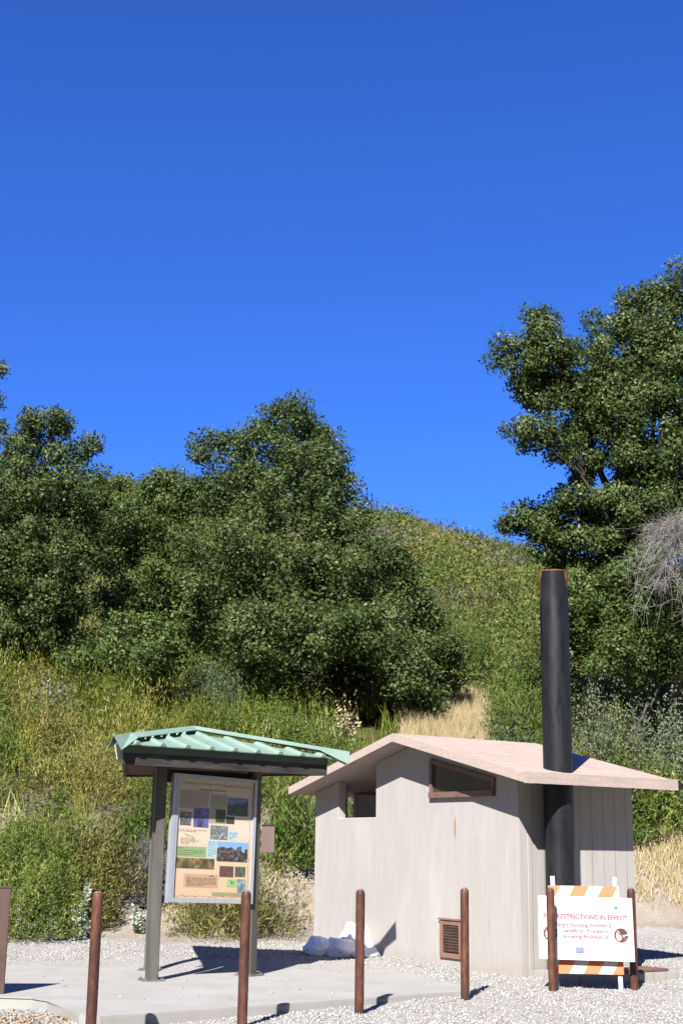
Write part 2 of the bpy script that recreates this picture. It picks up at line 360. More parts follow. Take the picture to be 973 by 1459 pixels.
bm = bmesh.new(); prism(bm, [(x, y, -.2) for x, y in ((-60, -19), (60, -19), (60, 11.2), (-60, 11.2))], (0, 0, .26))
tag(bm_obj('added_dark_ground', bm, simple('added_dark_surface', (.042, .042, .044), (.060, .060, .060), 40, .9, .2)), kind='structure')  # unseen dark sheet added before the gravel to cut bounced light
PAD = [(-6.5, 14.9), (-3.05, 14.5), (-2.85, 14.28), (-2.32, 13.12), (-2.12, 12.98), (1.66, 15.95), (.62, 18.95), (-.6, 19.5), (-3.2, 19.1), (-6.5, 18.0)]
bm = bmesh.new(); prism(bm, [(x, y, -.25) for x, y in PAD], (0, 0, .27)); pad = bm_obj('concrete_pad', bm, M['pad'], bevel=.012)
tag(pad, kind='structure')
def in_pad(x, y):
    x = np.asarray(x); y = np.asarray(y); c = np.zeros(x.shape, bool); n = len(PAD)
    for i in range(n):
        (x0, y0), (x1, y1) = PAD[i], PAD[(i+1) % n]
        c ^= ((y0 > y) != (y1 > y)) & (x < (x1-x0)*(y-y0)/(y1-y0+1e-9) + x0)
    return c
def in_bldg(x, y, e=.0):
    dx, dy = x - 2.306, y - 17.612; lx = dx*.537 - dy*.8435; ly = dx*.8435 + dy*.537
    return (lx > -4.95-e) & (lx < e) & (ly > -e) & (ly < 2.0+e)
def build_stones():
    n = 70000; y = 11.1 + 13.5*rng.random(n)**1.15; x = (rng.random(n) - .5)*2*(.30*y + .6)
    s = bank_s(x, y) + .4*wob(x, y, 1.1); keep = (~in_pad(x, y) | (rng.random(n) < .012)) & ~in_bldg(x, y) & (s < -.3 - 1.2*rng.random(n)) & (wob(x, y, 1.7) + rng.random(n)*2.2 > .1)
    x, y = x[keep], y[keep]; n = len(x); P = np.c_[x, y, np.where(in_pad(x, y), .024, terr(x, y) + .004)]
    r = .008 + .014*rng.random(n)**2; o = np.array([[1, 0, 0], [0, 1, 0], [-1, 0, 0], [0, -1, 0], [.2, .1, .75], [0, 0, -.6]])
    a = rng.uniform(0, 6.28, n); ca, sa = np.cos(a), np.sin(a); sc = rng.uniform(.6, 1.3, (n, 6, 1))
    v = o[None]*sc*r[:, None, None]; vx = v[..., 0]*ca[:, None] - v[..., 1]*sa[:, None]; vy = v[..., 0]*sa[:, None] + v[..., 1]*ca[:, None]
    V = np.stack([vx, vy, v[..., 2]], -1) + P[:, None]
    t = np.array([[0, 1, 4], [1, 2, 4], [2, 3, 4], [3, 0, 4], [1, 0, 5], [2, 1, 5], [3, 2, 5], [0, 3, 5]])
    T = (np.arange(n)[:, None, None]*6 + t[None]).reshape(-1, 3)
    o = mobj('gravel', np_mesh('gravel', V.reshape(-1, 3), tris=T, tint=np.repeat(rng.random(n), 8)), M['stone'])
    tag(o, 'pale grey loose gravel spread around the concrete pad', 'gravel', kind='stuff')
build_stones()
def build_litter():
    n = 1500; c = np.array([-3.1, 13.2]); p = c + rng.normal(0, 1, (n, 2))*[.55, .5]
    q = np.c_[rng.uniform(-6, 7, 900), rng.uniform(20, 25, 900)]; p = np.concatenate([p, q]); p = p[~in_pad(p[:, 0], p[:, 1]) & ~in_bldg(p[:, 0], p[:, 1], .05)]; n = len(p)
    P = np.c_[p, terr(p[:, 0], p[:, 1]) + .012]; D = rng.normal(0, 1, (n, 3))*[1, 1, .25]; N = rng.normal(0, .35, (n, 3)) + [0, 0, 1]
    o = leaf_obj('leaf_litter', [(P, D, N, rng.uniform(.025, .06, n), rng.uniform(.015, .03, n), rng.random(n))], M['litter'])
    tag(o, 'dry brown leaf litter scattered on the gravel', 'leaf litter', kind='stuff')
build_litter()

# ------------------------------------------------------------------ foliage generators
def rdir(n):
    d = rng.normal(0, 1, (n, 3)); return d/np.linalg.norm(d, axis=1)[:, None]
def crown_parts(lobes, dens=1.0, leaf=.095, per=24, bias=0.0, spread=.12, stray=.12):
    """lobes: (x,y,z,r) ; sprays of leaves through each lobe, denser near its surface"""
    out = []
    for lx, ly, lz, r in lobes:
        c0 = np.array([lx, ly, lz])
        # inner foliage of the bough, tinted darker for the shade inside the crown
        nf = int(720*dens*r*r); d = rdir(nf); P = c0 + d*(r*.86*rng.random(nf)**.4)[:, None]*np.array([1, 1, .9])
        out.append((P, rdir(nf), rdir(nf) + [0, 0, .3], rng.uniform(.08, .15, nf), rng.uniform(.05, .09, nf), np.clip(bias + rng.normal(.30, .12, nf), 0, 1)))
        # rounded leaf clumps on the outside, with gaps between them
        nc = int(dens*8.5*r*r + 7); d = rdir(nc); d[:, 2] = np.where(d[:, 2] < -.55, -d[:, 2]*.6, d[:, 2])
        q = d*3.0; lump = 1 + .20*np.sin(q[:, 0]*2.1 + lx*3)*np.sin(q[:, 1]*1.9 + ly) + .15*np.sin(q[:, 2]*2.7 + lz*2)
        rad = r*lump*(.74 + .32*rng.random(nc)); st = rng.random(nc) < stray; rad[st] *= 1.14
        cr = rng.uniform(.22, .46, nc)*min(1.0, .55 + r*.4); cr[st] *= .6
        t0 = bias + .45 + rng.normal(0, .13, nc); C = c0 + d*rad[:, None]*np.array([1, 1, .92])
        m = np.maximum(14, (per*95*cr**2)).astype(int); m[st] = (m[st]*.7).astype(int); ci = np.repeat(np.arange(nc), m); n = len(ci)
        d2 = rdir(n); rr = cr[ci]*(.30 + .78*rng.random(n)**.6)
        lm = 1 + .25*np.sin(5*d2[:, 0] + ci)*np.sin(4*d2[:, 1] + 2*ci)
        P = C[ci] + d2*(rr*lm)[:, None]*np.array([1.05, 1.05, .92]) + rng.normal(0, .03, (n, 3))
        N = .60*rdir(n) + .85*d2 + .30*d[ci] + np.array([0, 0, .18]); D = rdir(n) + .3*d2
        L = leaf*rng.uniform(.5, 1.35, n); T = np.clip(t0[ci] + rng.normal(0, .15, n) + .3*(rng.random(n) < .03), 0, 1)
        out.append((P, D, N, L, L*rng.uniform(.5, .8, n), T))
    return out
def px_lobes(L):
    o = []
    for px, py, Y, rp in L:
        p = at(px, py, Y); dep = Y*math.cos(PITCH) + (p[2]-EYE)*math.sin(PITCH); o.append((p[0], p[1], p[2], rp*dep/F_PX))
    return o
def limbs(base, lobes, r0, parent, mat, lean=(0, 0, 0), fork=.4, name='trunk'):
    V, Q = [], []; base = np.asarray(base, float); top = np.mean([l[:3] for l in lobes], 0)
    fk = base + (top - base)*fork + np.array(lean)
    t = np.linspace(0, 1, 7)[:, None]; mid = (base + fk)/2 + rng.normal(0, .12, 3)
    tr = (1-t)**2*base + 2*t*(1-t)*mid + t*t*fk; tube(V, Q, tr, np.linspace(r0*1.25, r0*.75, 7), 9)
    for l in lobes[::3]:
        e = np.array(l[:3]); m = fk*.55 + e*.45 + rng.normal(0, .25, 3) + [0, 0, .2]; t = np.linspace(0, 1, 8)[:, None]
        s = base + (fk - base)*rng.uniform(.65, 1)
        tube(V, Q, (1-t)**2*s + 2*t*(1-t)*m + t*t*e, np.linspace(r0*.32, .015, 8), 6)
        for _ in range(4):
            e2 = e + rdir(1)[0]*l[3]*.85; s2 = m*.4 + e*.6; t5 = np.linspace(0, 1, 5)[:, None]
            tube(V, Q, s2*(1-t5) + e2*t5 + rng.normal(0, .05, (5, 3))*(t5*(1-t5)*4), np.linspace(.02, .006, 5), 4)
    return mobj(name, np_mesh(name, np.concatenate(V), np.concatenate(Q), smooth=True), mat, parent)
def tree(name, label, cat, L, base_px, mat, r0=.22, dens=1.0, bias=0.0, leaf=.082, group=None, lean=(0, 0, 0), per=36, spread=.12, fork=.4, stray=.1):
    lb = px_lobes(L); x, Y = base_px; b = at(x, 1000, Y); b[2] = gz(b[0], b[1]) - .1
    root = empty(name, tuple(b), 0, label, cat, group)
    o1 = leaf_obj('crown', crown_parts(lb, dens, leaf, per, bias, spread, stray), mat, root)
    o2 = limbs(b, lb, r0, root, M['bark'], lean, fork)
    for o in (o1, o2): o.location = tuple(-b)
    return root
OAKS = 'evergreen oaks along the foot of the hill'
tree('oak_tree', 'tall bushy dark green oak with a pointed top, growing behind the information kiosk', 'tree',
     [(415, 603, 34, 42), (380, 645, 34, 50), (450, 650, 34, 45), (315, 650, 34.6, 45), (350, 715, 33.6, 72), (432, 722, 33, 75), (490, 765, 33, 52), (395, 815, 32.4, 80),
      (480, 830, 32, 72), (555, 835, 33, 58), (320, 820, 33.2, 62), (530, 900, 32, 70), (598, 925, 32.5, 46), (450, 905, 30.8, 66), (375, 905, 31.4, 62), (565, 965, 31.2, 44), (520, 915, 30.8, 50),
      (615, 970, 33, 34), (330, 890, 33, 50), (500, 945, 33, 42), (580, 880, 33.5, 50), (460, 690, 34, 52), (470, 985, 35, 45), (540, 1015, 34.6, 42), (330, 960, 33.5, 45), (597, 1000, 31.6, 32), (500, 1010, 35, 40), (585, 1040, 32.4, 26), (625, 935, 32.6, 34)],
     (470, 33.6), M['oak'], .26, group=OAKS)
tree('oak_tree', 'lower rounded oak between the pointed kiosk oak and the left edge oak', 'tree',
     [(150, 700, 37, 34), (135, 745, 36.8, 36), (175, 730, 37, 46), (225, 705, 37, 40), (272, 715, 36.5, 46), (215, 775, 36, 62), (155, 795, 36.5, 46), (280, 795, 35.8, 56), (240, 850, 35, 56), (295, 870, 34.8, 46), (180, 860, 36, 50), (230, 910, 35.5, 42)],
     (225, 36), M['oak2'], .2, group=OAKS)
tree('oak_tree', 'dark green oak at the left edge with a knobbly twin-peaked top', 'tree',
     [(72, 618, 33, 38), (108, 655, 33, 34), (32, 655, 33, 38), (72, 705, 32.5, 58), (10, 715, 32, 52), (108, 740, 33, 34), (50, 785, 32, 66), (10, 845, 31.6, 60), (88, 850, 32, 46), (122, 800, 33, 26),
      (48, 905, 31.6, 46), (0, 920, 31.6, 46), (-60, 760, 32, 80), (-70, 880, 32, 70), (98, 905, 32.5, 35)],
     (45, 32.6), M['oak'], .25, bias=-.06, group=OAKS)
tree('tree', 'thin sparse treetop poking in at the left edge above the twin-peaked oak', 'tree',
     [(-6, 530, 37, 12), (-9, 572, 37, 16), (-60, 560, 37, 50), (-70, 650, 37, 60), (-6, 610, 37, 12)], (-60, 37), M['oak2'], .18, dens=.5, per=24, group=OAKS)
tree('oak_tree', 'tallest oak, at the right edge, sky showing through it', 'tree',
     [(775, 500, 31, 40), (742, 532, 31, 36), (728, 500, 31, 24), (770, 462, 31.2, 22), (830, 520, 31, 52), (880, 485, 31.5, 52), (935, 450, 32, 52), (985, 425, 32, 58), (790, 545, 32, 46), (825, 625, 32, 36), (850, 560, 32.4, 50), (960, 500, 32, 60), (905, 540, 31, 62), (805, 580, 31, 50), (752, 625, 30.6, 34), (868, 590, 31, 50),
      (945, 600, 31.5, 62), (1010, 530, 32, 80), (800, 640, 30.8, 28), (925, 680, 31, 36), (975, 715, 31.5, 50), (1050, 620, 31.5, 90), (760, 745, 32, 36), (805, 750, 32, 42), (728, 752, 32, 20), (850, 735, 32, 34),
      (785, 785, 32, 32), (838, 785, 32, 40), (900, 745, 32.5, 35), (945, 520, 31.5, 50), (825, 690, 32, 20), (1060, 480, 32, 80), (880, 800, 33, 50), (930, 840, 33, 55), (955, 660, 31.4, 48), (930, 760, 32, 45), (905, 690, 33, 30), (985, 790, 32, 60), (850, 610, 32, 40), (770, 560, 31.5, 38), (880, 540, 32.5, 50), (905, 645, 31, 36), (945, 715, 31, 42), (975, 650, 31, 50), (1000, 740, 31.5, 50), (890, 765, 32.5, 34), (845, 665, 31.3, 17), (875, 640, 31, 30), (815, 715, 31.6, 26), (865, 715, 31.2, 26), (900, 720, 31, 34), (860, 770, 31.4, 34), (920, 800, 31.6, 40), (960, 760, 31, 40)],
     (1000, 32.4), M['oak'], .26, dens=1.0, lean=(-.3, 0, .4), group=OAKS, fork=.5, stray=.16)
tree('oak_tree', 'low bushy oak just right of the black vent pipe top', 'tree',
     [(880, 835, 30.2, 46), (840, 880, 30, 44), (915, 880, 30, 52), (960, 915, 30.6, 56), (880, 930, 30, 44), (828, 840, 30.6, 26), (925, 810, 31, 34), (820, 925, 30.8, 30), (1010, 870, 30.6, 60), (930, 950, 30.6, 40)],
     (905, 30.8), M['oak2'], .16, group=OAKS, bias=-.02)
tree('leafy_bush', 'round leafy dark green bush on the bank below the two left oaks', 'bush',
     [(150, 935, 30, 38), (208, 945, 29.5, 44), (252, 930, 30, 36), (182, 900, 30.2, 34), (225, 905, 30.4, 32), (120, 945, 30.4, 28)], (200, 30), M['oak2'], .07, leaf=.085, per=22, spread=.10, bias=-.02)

def dome(n, Rr, H, L, W, upb=.7, shell=.35, tone=.5, tvar=.2, rnd=.5):
    """blades filling a low dome about the origin"""
    ph = np.arccos(rng.random(n)); th = rng.uniform(0, 6.283, n); u = (shell + (1-shell)*rng.random(n)**.6)
    lump = 1 + .18*np.sin(3*th + rng.uniform(0, 6)) + .15*np.sin(5*th + 6*ph + rng.uniform(0, 6)) + .10*np.sin(9*th - 7*ph + rng.uniform(0, 6))
    d = np.c_[np.sin(ph)*np.cos(th), np.sin(ph)*np.sin(th), np.cos(ph)]
    P = d*np.array([Rr, Rr, H])*(u*lump)[:, None]; D = d*.5 + np.array([0, 0, upb]) + rnd*rng.normal(0, 1, (n, 3)); N = .8*rdir(n) + .9*d
    cl = .14*np.sin(7*th + 5*ph)
    return P, D, N, L*rng.uniform(.5, 1.3, n), W*rng.uniform(.7, 1.3, n), np.clip(tone + cl + tvar*rng.normal(0, 1, n)*.8, 0, 1)
def shift(p, x, y, z): return (p[0] + np.array([x, y, z]),) + tuple(p[1:])
DIRT = [(hit(190, 1300), 1.0), (hit(205, 1325), .7), (hit(425, 1290), .8), (hit(428, 1325), .8), (hit(175, 1325), .5), (hit(300, 1345), 1.0), (hit(940, 1290), 1.1), (hit(925, 1330), 1.0), (hit(965, 1320), 1.2), (hit(960, 1245), .8), (hit(905,1290),.8)]
def clear(x, y, rr=0):
    return all((x-p[0])**2 + (y-p[1])**2 > (r*.85+rr*.5)**2 for p, r in DIRT)

# bank brush that nobody could count
def build_bank():
    A, G, O, K = [], [], [], []; placed = []
    for it in range(5200):
        y = rng.uniform(22.5, 40); x = rng.uniform(-.31, .31)*y; s = float(bank_s(x, y)); u = x/y
        small = it > 3200
        Rr = rng.uniform(.30, .5) if small else rng.choice([.7, 1.0, 1.3])*rng.uniform(.85, 1.2)
        if s < .5 or s > 13 or not clear(x, y, Rr*1.9) or in_bldg(x, y, .6): continue
        if .012 < u < .108 and y > 25.2 and s < 12: continue
        if -.035 < u < .02 and y > 28.5: continue
        left = x < 1.2
        if not left and s < 2.8: continue
        if any((x-a)**2 + (y-b)**2 < (.63*(Rr + c))**2 for a, b, c in placed): continue
        if small and rng.random() < .4: continue
        placed.append((x, y, Rr))
        H = min(2.0, Rr*rng.uniform(1.1, 1.6))*(1.0 if s > 2 else .75); z = gz(x, y) - .05; k = rng.random() + .14*float(wob(x, y, .6)); n = int(1500*(Rr/.6)**2)
        if not left: k += .25
        if k < .46: A.append(shift(dome(n, Rr, H, .125, .017, .9, .35, rng.uniform(.30, .74), .17, .55), x, y, z))
        elif k < .64: O.append(shift(dome(n, Rr, H*.9, .10, .018, .7, .35, rng.uniform(.34, .66), .18, .6), x, y, z))
        elif k < .99: G.append(shift(dome(n, Rr, H, .085, .028, .4, .4, rng.uniform(.15, .64), .18, .9), x, y, z))
        else: K.append(shift(dome(int(n*.7), Rr*.75, H*.8, .085, .028, .5, .35, rng.uniform(.2, .5), .2, .9), x, y, z))
    for nm, parts, mt, lb in (('bank_brush', A, 'brush', 'yellow green wiry brush covering the bank behind the kiosk'), ('bank_olive_brush', O, 'olive', 'olive gold brush mixed through the bank'),
                              ('bank_green_brush', G, 'green', 'bright green leafy undergrowth mixed through the bank'), ('bank_grey_brush', K, 'greygreen', 'grey green undergrowth mixed through the bank')):
        tag(leaf_obj(nm, parts, M[mt]), lb, 'brush', kind='stuff')
build_bank()
def build_tall_grass():
    P = []
    for _ in range(130):
        y = rng.uniform(24, 34); x = rng.uniform(-.30, .10)*y; s = float(bank_s(x, y))
        if s < 1.5 or s > 8.5 or not clear(x, y, .4) or in_bldg(x, y, .5): continue
        n = 34; b = np.c_[x + rng.normal(0, .16, n), y + rng.normal(0, .16, n)]; L = rng.uniform(.5, 1.0, n); D = rng.normal(0, .28, (n, 3)) + [0, 0, 1]
        q = np.c_[b, terr(b[:, 0], b[:, 1]) + .48*L]
        t = np.clip(rng.uniform(.3, .95) + rng.normal(0, .12, n), 0, 1)
        P.append((q, D, rdir(n) + np.array([0, -.8, 0]), L, rng.uniform(.014, .03, n), t))
    tag(leaf_obj('tall_grass', P, M['brush']), 'tall yellow green grass stems standing through the bank brush', 'grass', kind='stuff')
build_tall_grass()
def build_hill():
    A, G, S = [], [], []
    for it in range(13000):
        y = 33 + 62*rng.random()**1.1; x = rng.uniform(-.30, .30)*y; s = float(bank_s(x, y))
        if s < 9: continue
        if abs(x/y - .075) > .075 and rng.random() < .6: continue
        if .05 < x/y < .103 and y < 34.4: continue
        kk = float(wob(x, y*.7, .35)) + .5*float(wob(x, y, 1.1)); z = gz(x, y) - .05; big = rng.random()
        if big < .05 + .13*(float(wob(x*1.3, y*.9, .6)) > .45):
            Rr = rng.uniform(.6, 1.5); n = int((150 if y < 55 else 110)*Rr*Rr) + 40; ls = .09 + y*.0016
            p = shift(dome(n, Rr, Rr*rng.uniform(.7, 1.1), ls, ls*.45, .4, .45, rng.uniform(.12, .62), .15, .9), x, y, z)
            (G if kk > .55 and rng.random() < .75 else (S if rng.random() < .45 else A)).append(p)
        else:
            Rr = rng.uniform(.4, .9)*(.8 + y/160); sz = .12 + y*.0020
            A.append(shift(dome(72 if y < 55 else 52, Rr, Rr*rng.uniform(.5, .9), sz, .022 + y*.00034, 1.0, .3, np.clip(.46 + .22*kk + rng.normal(0, .2), .05, .95), .16, .8), x, y, z))
    tag(leaf_obj('hill_scrub', A, M['hill']), 'yellow green scrub covering the open hillside', 'scrub', kind='stuff')
    tag(leaf_obj('hill_shrubs', S, M['green']), 'rounded green chaparral shrubs dotted over the hillside', 'scrub', kind='stuff')
    tag(leaf_obj('hill_grey_scrub', G, M['hillgrey']), 'greyish scrub patches high on the hillside', 'scrub', kind='stuff')
build_hill()
def build_dry():
    P = []
    for (x0, x1, y0, y1, n, h) in ((1.3, 3.8, 29.0, 34.2, 1900, .75), (4.9, 8.8, 28.2, 30.4, 800, .42), (5.0, 8.5, 26.6, 28.4, 330, .22), (-4, 1, 23.3, 25, 60, .25)):
        for _ in range(n):
            x, y = rng.uniform(x0, x1), rng.uniform(y0, y1)
            if in_bldg(x, y, .4) or (y0 == 29.0 and not .05 < x/y < .108): continue
            m = 16; b = np.c_[x + rng.normal(0, .09, m), y + rng.normal(0, .09, m)]; L = h*rng.uniform(.6, 1.3, m); D = rng.normal(0, .25, (m, 3)) + [0, 0, 1]
            P.append((np.c_[b, terr(b[:, 0], b[:, 1]) + .46*L], D, rdir(m) + np.array([0, -.8, 0]), L, rng.uniform(.009, .02, m), np.clip(rng.normal(.55, .22, m), 0, 1)))
    tag(leaf_obj('dry_grass', P, M['straw']), 'pale straw coloured dry grass behind the toilet roof and on the right slope', 'grass', kind='stuff')
build_dry()

# shrubs one can tell apart
def shrub(name, label, cat, px, py, wpx, hpx, mat, n, L, W, group=None, upb=.7, tone=.5, rnd=.5, Y=None, hf=1.0, shell=.35):
    p = hit(px, py) if Y is None else at(px, py, Y)
    z = gz(p[0], p[1]); k = (p[1]*math.cos(PITCH))/F_PX; Rr = wpx*k/2; H = hpx*k*hf
    d = dome(n, Rr, H, L, W, upb, shell, tone, .2, rnd); c = int(n*.04) + 6
    root = empty(name, (p[0], p[1], z - .03), 0, label, cat, group)
    leaf_obj('foliage', [d], M[mat], root)
    V, Q = [], []
    for i in range(9):
        a = rng.uniform(0, 6.28); e = np.array([math.cos(a)*Rr*.6, math.sin(a)*Rr*.6, H*rng.uniform(.5, .85)]); t = np.linspace(0, 1, 5)[:, None]
        tube(V, Q, t*e*np.array([1, 1, 1]) + (t*(1-t))*np.array([0, 0, H*.3]), np.linspace(.018, .006, 5), 4)
    mobj('stem', np_mesh('stem', np.concatenate(V), np.concatenate(Q)), M['bark'], root)
    return root
FRONT = 'shrubs along the foot of the bank'
shrub('mound_shrub', 'broad olive gold mounded shrub showing below the kiosk panel', 'shrub', 325, 1330, 185, 130, 'olive', 11050, 0.096, 0.019, FRONT, tone=.5)
shrub('green_shrub', 'bright yellow green shrub behind the white sage plants at far left', 'shrub', 45, 1330, 190, 110, 'green', 13940, 0.089, 0.018, FRONT, tone=.6, rnd=.8)
shrub('green_shrub', 'bright green feathery shrub above the shrub behind the white sages', 'shrub', 40, 1262, 170, 100, 'green', 11900, 0.089, 0.018, FRONT, tone=.55, rnd=.8)
shrub('olive_shrub', 'olive shrub directly behind the bollard nearest the brown sign board', 'shrub', 122, 1318, 90, 85, 'olive', 7820, 0.081, 0.018, FRONT, tone=.42, rnd=.8)
shrub('olive_shrub', 'drooping olive shrub overhanging the bare dirt gap left of the kiosk', 'shrub', 140, 1268, 150, 100, 'olive', 11050, 0.089, 0.019, FRONT, tone=.34, rnd=.8)
shrub('green_shrub', 'dark green shrub behind the leafless grey bush left of the kiosk', 'shrub', 195, 1238, 90, 90, 'green', 2600, .15, .035, FRONT, tone=.26, rnd=.9)
shrub('green_shrub', 'green shrub between the kiosk right post and the toilet building', 'shrub', 415, 1235, 100, 120, 'green', 3200, .15, .03, FRONT, tone=.45)
shrub('green_shrub', 'fresh green fine leaved shrub just left of the vent pipe above the roof', 'shrub', 735, 1040, 120, 85, 'green', 4200, .17, .026, None, Y=31.5, tone=.5, hf=1.25)
shrub('grey_shrub', 'grey green shrub behind the vent pipe where the pink roof ends', 'shrub', 860, 1075, 130, 100, 'greygreen', 11000, .075, .032, None, Y=29.2, rnd=.9, hf=1.7)
shrub('grey_shrub', 'blue grey shrub at the right edge under the low bushy oak', 'shrub', 945, 1060, 130, 90, 'greygreen', 11000, .075, .032, None, Y=29.6, rnd=.9, tone=.6, hf=1.8)
shrub('green_shrub', 'yellow green shrub right of the toilet roof corner above the dry grass', 'shrub', 945, 1190, 110, 110, 'green', 3600, .13, .035, None, tone=.62, rnd=.8)
shrub('green_shrub', 'mid green shrub half hidden by the toilet side wall', 'shrub', 888, 1180, 100, 120, 'green', 3200, .13, .038, None, tone=.42, rnd=.9, Y=28.2)
shrub('pale_shrub', 'small pale green shrub in front of the oak at the left edge', 'shrub', 72, 985, 70, 50, 'greygreen', 2200, .10, .04, None, Y=29.5, tone=.7, rnd=.8, hf=1.2)
shrub('flowering_shrub', 'shrub with pale cream seed heads at the dark foot of the tall kiosk oak', 'shrub', 492, 1050, 50, 55, 'straw', 420, .07, .045, None, Y=30.5, tone=.75, rnd=1.0, hf=1.1)

def bare_bush(name, label, px, py, wpx, hpx, n, mat='twig', Y=None, cat='bush', droop=.0, group=None):
    p = hit(px, py) if Y is None else at(px, py, Y); z = gz(p[0], p[1]); k = p[1]*math.cos(PITCH)/F_PX; Rr, H = wpx*k/2, hpx*k
    root = empty(name, (p[0], p[1], z), 0, label, cat, group); V, Q, T = [], [], []
    for i in range(n):
        a = rng.uniform(0, 6.28); u = rng.random()**.6; e = np.array([math.cos(a)*Rr*u, math.sin(a)*Rr*u, H*rng.uniform(.35, 1.0)*(1.15-u*.5)]); t = np.linspace(0, 1, 6)[:, None]
        b = rng.normal(0, .05, 3)*[1, 1, 0]; pts = b + t*e + (t*(1-t))*rng.normal(0, .35, 3)*Rr; tube(V, Q, pts, np.linspace(.009, .003, 6), 3)
        for j in range(3):
            s = pts[rng.integers(2, 5)]; tube(V, Q, s + np.linspace(0, 1, 3)[:, None]*rng.normal(0, .3, 3)*Rr, [.005, .004, .002], 3)
    q = np.concatenate(Q); mobj('twigs', np_mesh('twigs', np.concatenate(V), q, tint=rng.random(len(q))), M[mat], root); return root
bare_bush('bare_bush', 'leafless grey twiggy bush against the kiosk left post', 206, 1292, 72, 105, 420)

def sage(label, px, py, hpx, ns):
    p = hit(px, py); k = p[1]*.97/F_PX; H = hpx*k; root = empty('white_sage', (p[0], p[1], gz(p[0], p[1])), 0, label, 'plant', 'white sage plants in front of the bank'); P, V, Q = [], [], []
    for i in range(ns):
        h = H*(1 if i == 0 else rng.uniform(.3, .7)); e = np.array([rng.normal(0, .10), rng.normal(0, .10), h])*(1 if i else .999); b = np.array([rng.normal(0, .05), rng.normal(0, .05), 0]); t = np.linspace(0, 1, 5)[:, None]
        tube(V, Q, b + t*e, np.linspace(.008, .004, 5), 4)
        m = int(150*h/H) + 30; tt = rng.random(m)**.8; a = rng.uniform(0, 6.28, m); o = np.c_[np.cos(a), np.sin(a), rng.uniform(-.1, .9, m)]; L = .10*rng.uniform(.6, 1.2, m)*(1.1-.4*tt)
        P.append((b + tt[:, None]*e + o*L[:, None]*.5, o, rdir(m) + [0, 0, .5], L, L*.38, np.clip(rng.normal(.55, .22, m), 0, 1)))
    leaf_obj('foliage', P, M['sage'], root); mobj('stem', np_mesh('stem', np.concatenate(V), np.concatenate(Q)), M['sage'], root)
sage('slender single white sage stalk beside the brown sign board', 44, 1338, 66, 3)
sage('low spreading white sage between the two taller sage stalks', 82, 1340, 46, 6)
sage('tall white sage stalk next to the leftmost bollard', 110, 1340, 76, 5)
sage('small pale sage on bare dirt under the leafless grey bush', 200, 1330, 36, 8)

def dead_tree():
    root_p = at(1010, 1000, 29.2); root_p[2] = gz(root_p[0], root_p[1]); root = empty('dead_tree', tuple(root_p), 0, 'bare grey dead branches drooping over the low oak at the right edge', 'tree')
    V, Q = [], []; fk = at(985, 770, 28.6) - root_p; t = np.linspace(0, 1, 7)[:, None]; tube(V, Q, t*fk + (t*(1-t))*np.array([.4, 0, 0]), np.linspace(.10, .05, 7), 7)
    mobj('trunk', np_mesh('trunk', np.concatenate(V), np.concatenate(Q), smooth=True), M['deadwood'], root)
    V, Q = [], []
    for i in range(52):
        e = at(rng.uniform(890, 1010), rng.uniform(745, 880), rng.uniform(28.2, 29.3)) - root_p; top = at(rng.uniform(925, 1000), rng.uniform(722, 750), 28.7) - root_p; t = np.linspace(0, 1, 9)[:, None]
        pts = (1-t)**2*fk + 2*t*(1-t)*(top + [0, 0, .25]) + t*t*e + rng.normal(0, .02, (9, 3)); tube(V, Q, pts, np.linspace(.009, .003, 9), 4)
        for j in range(40):
            s = pts[rng.integers(3, 9)]; d = rng.normal(0, .20, 3) + [-.03, 0, -.06]; u = np.linspace(0, 1, 5)[:, None]; tube(V, Q, s + u*d + rng.normal(0, .02, (5, 3))*u, np.linspace(.0042, .002, 5), 3)
    q = np.concatenate(Q); mobj('branches', np_mesh('branches', np.concatenate(V), q, tint=rng.random(len(q))), M['deadwood'], root)
dead_tree()

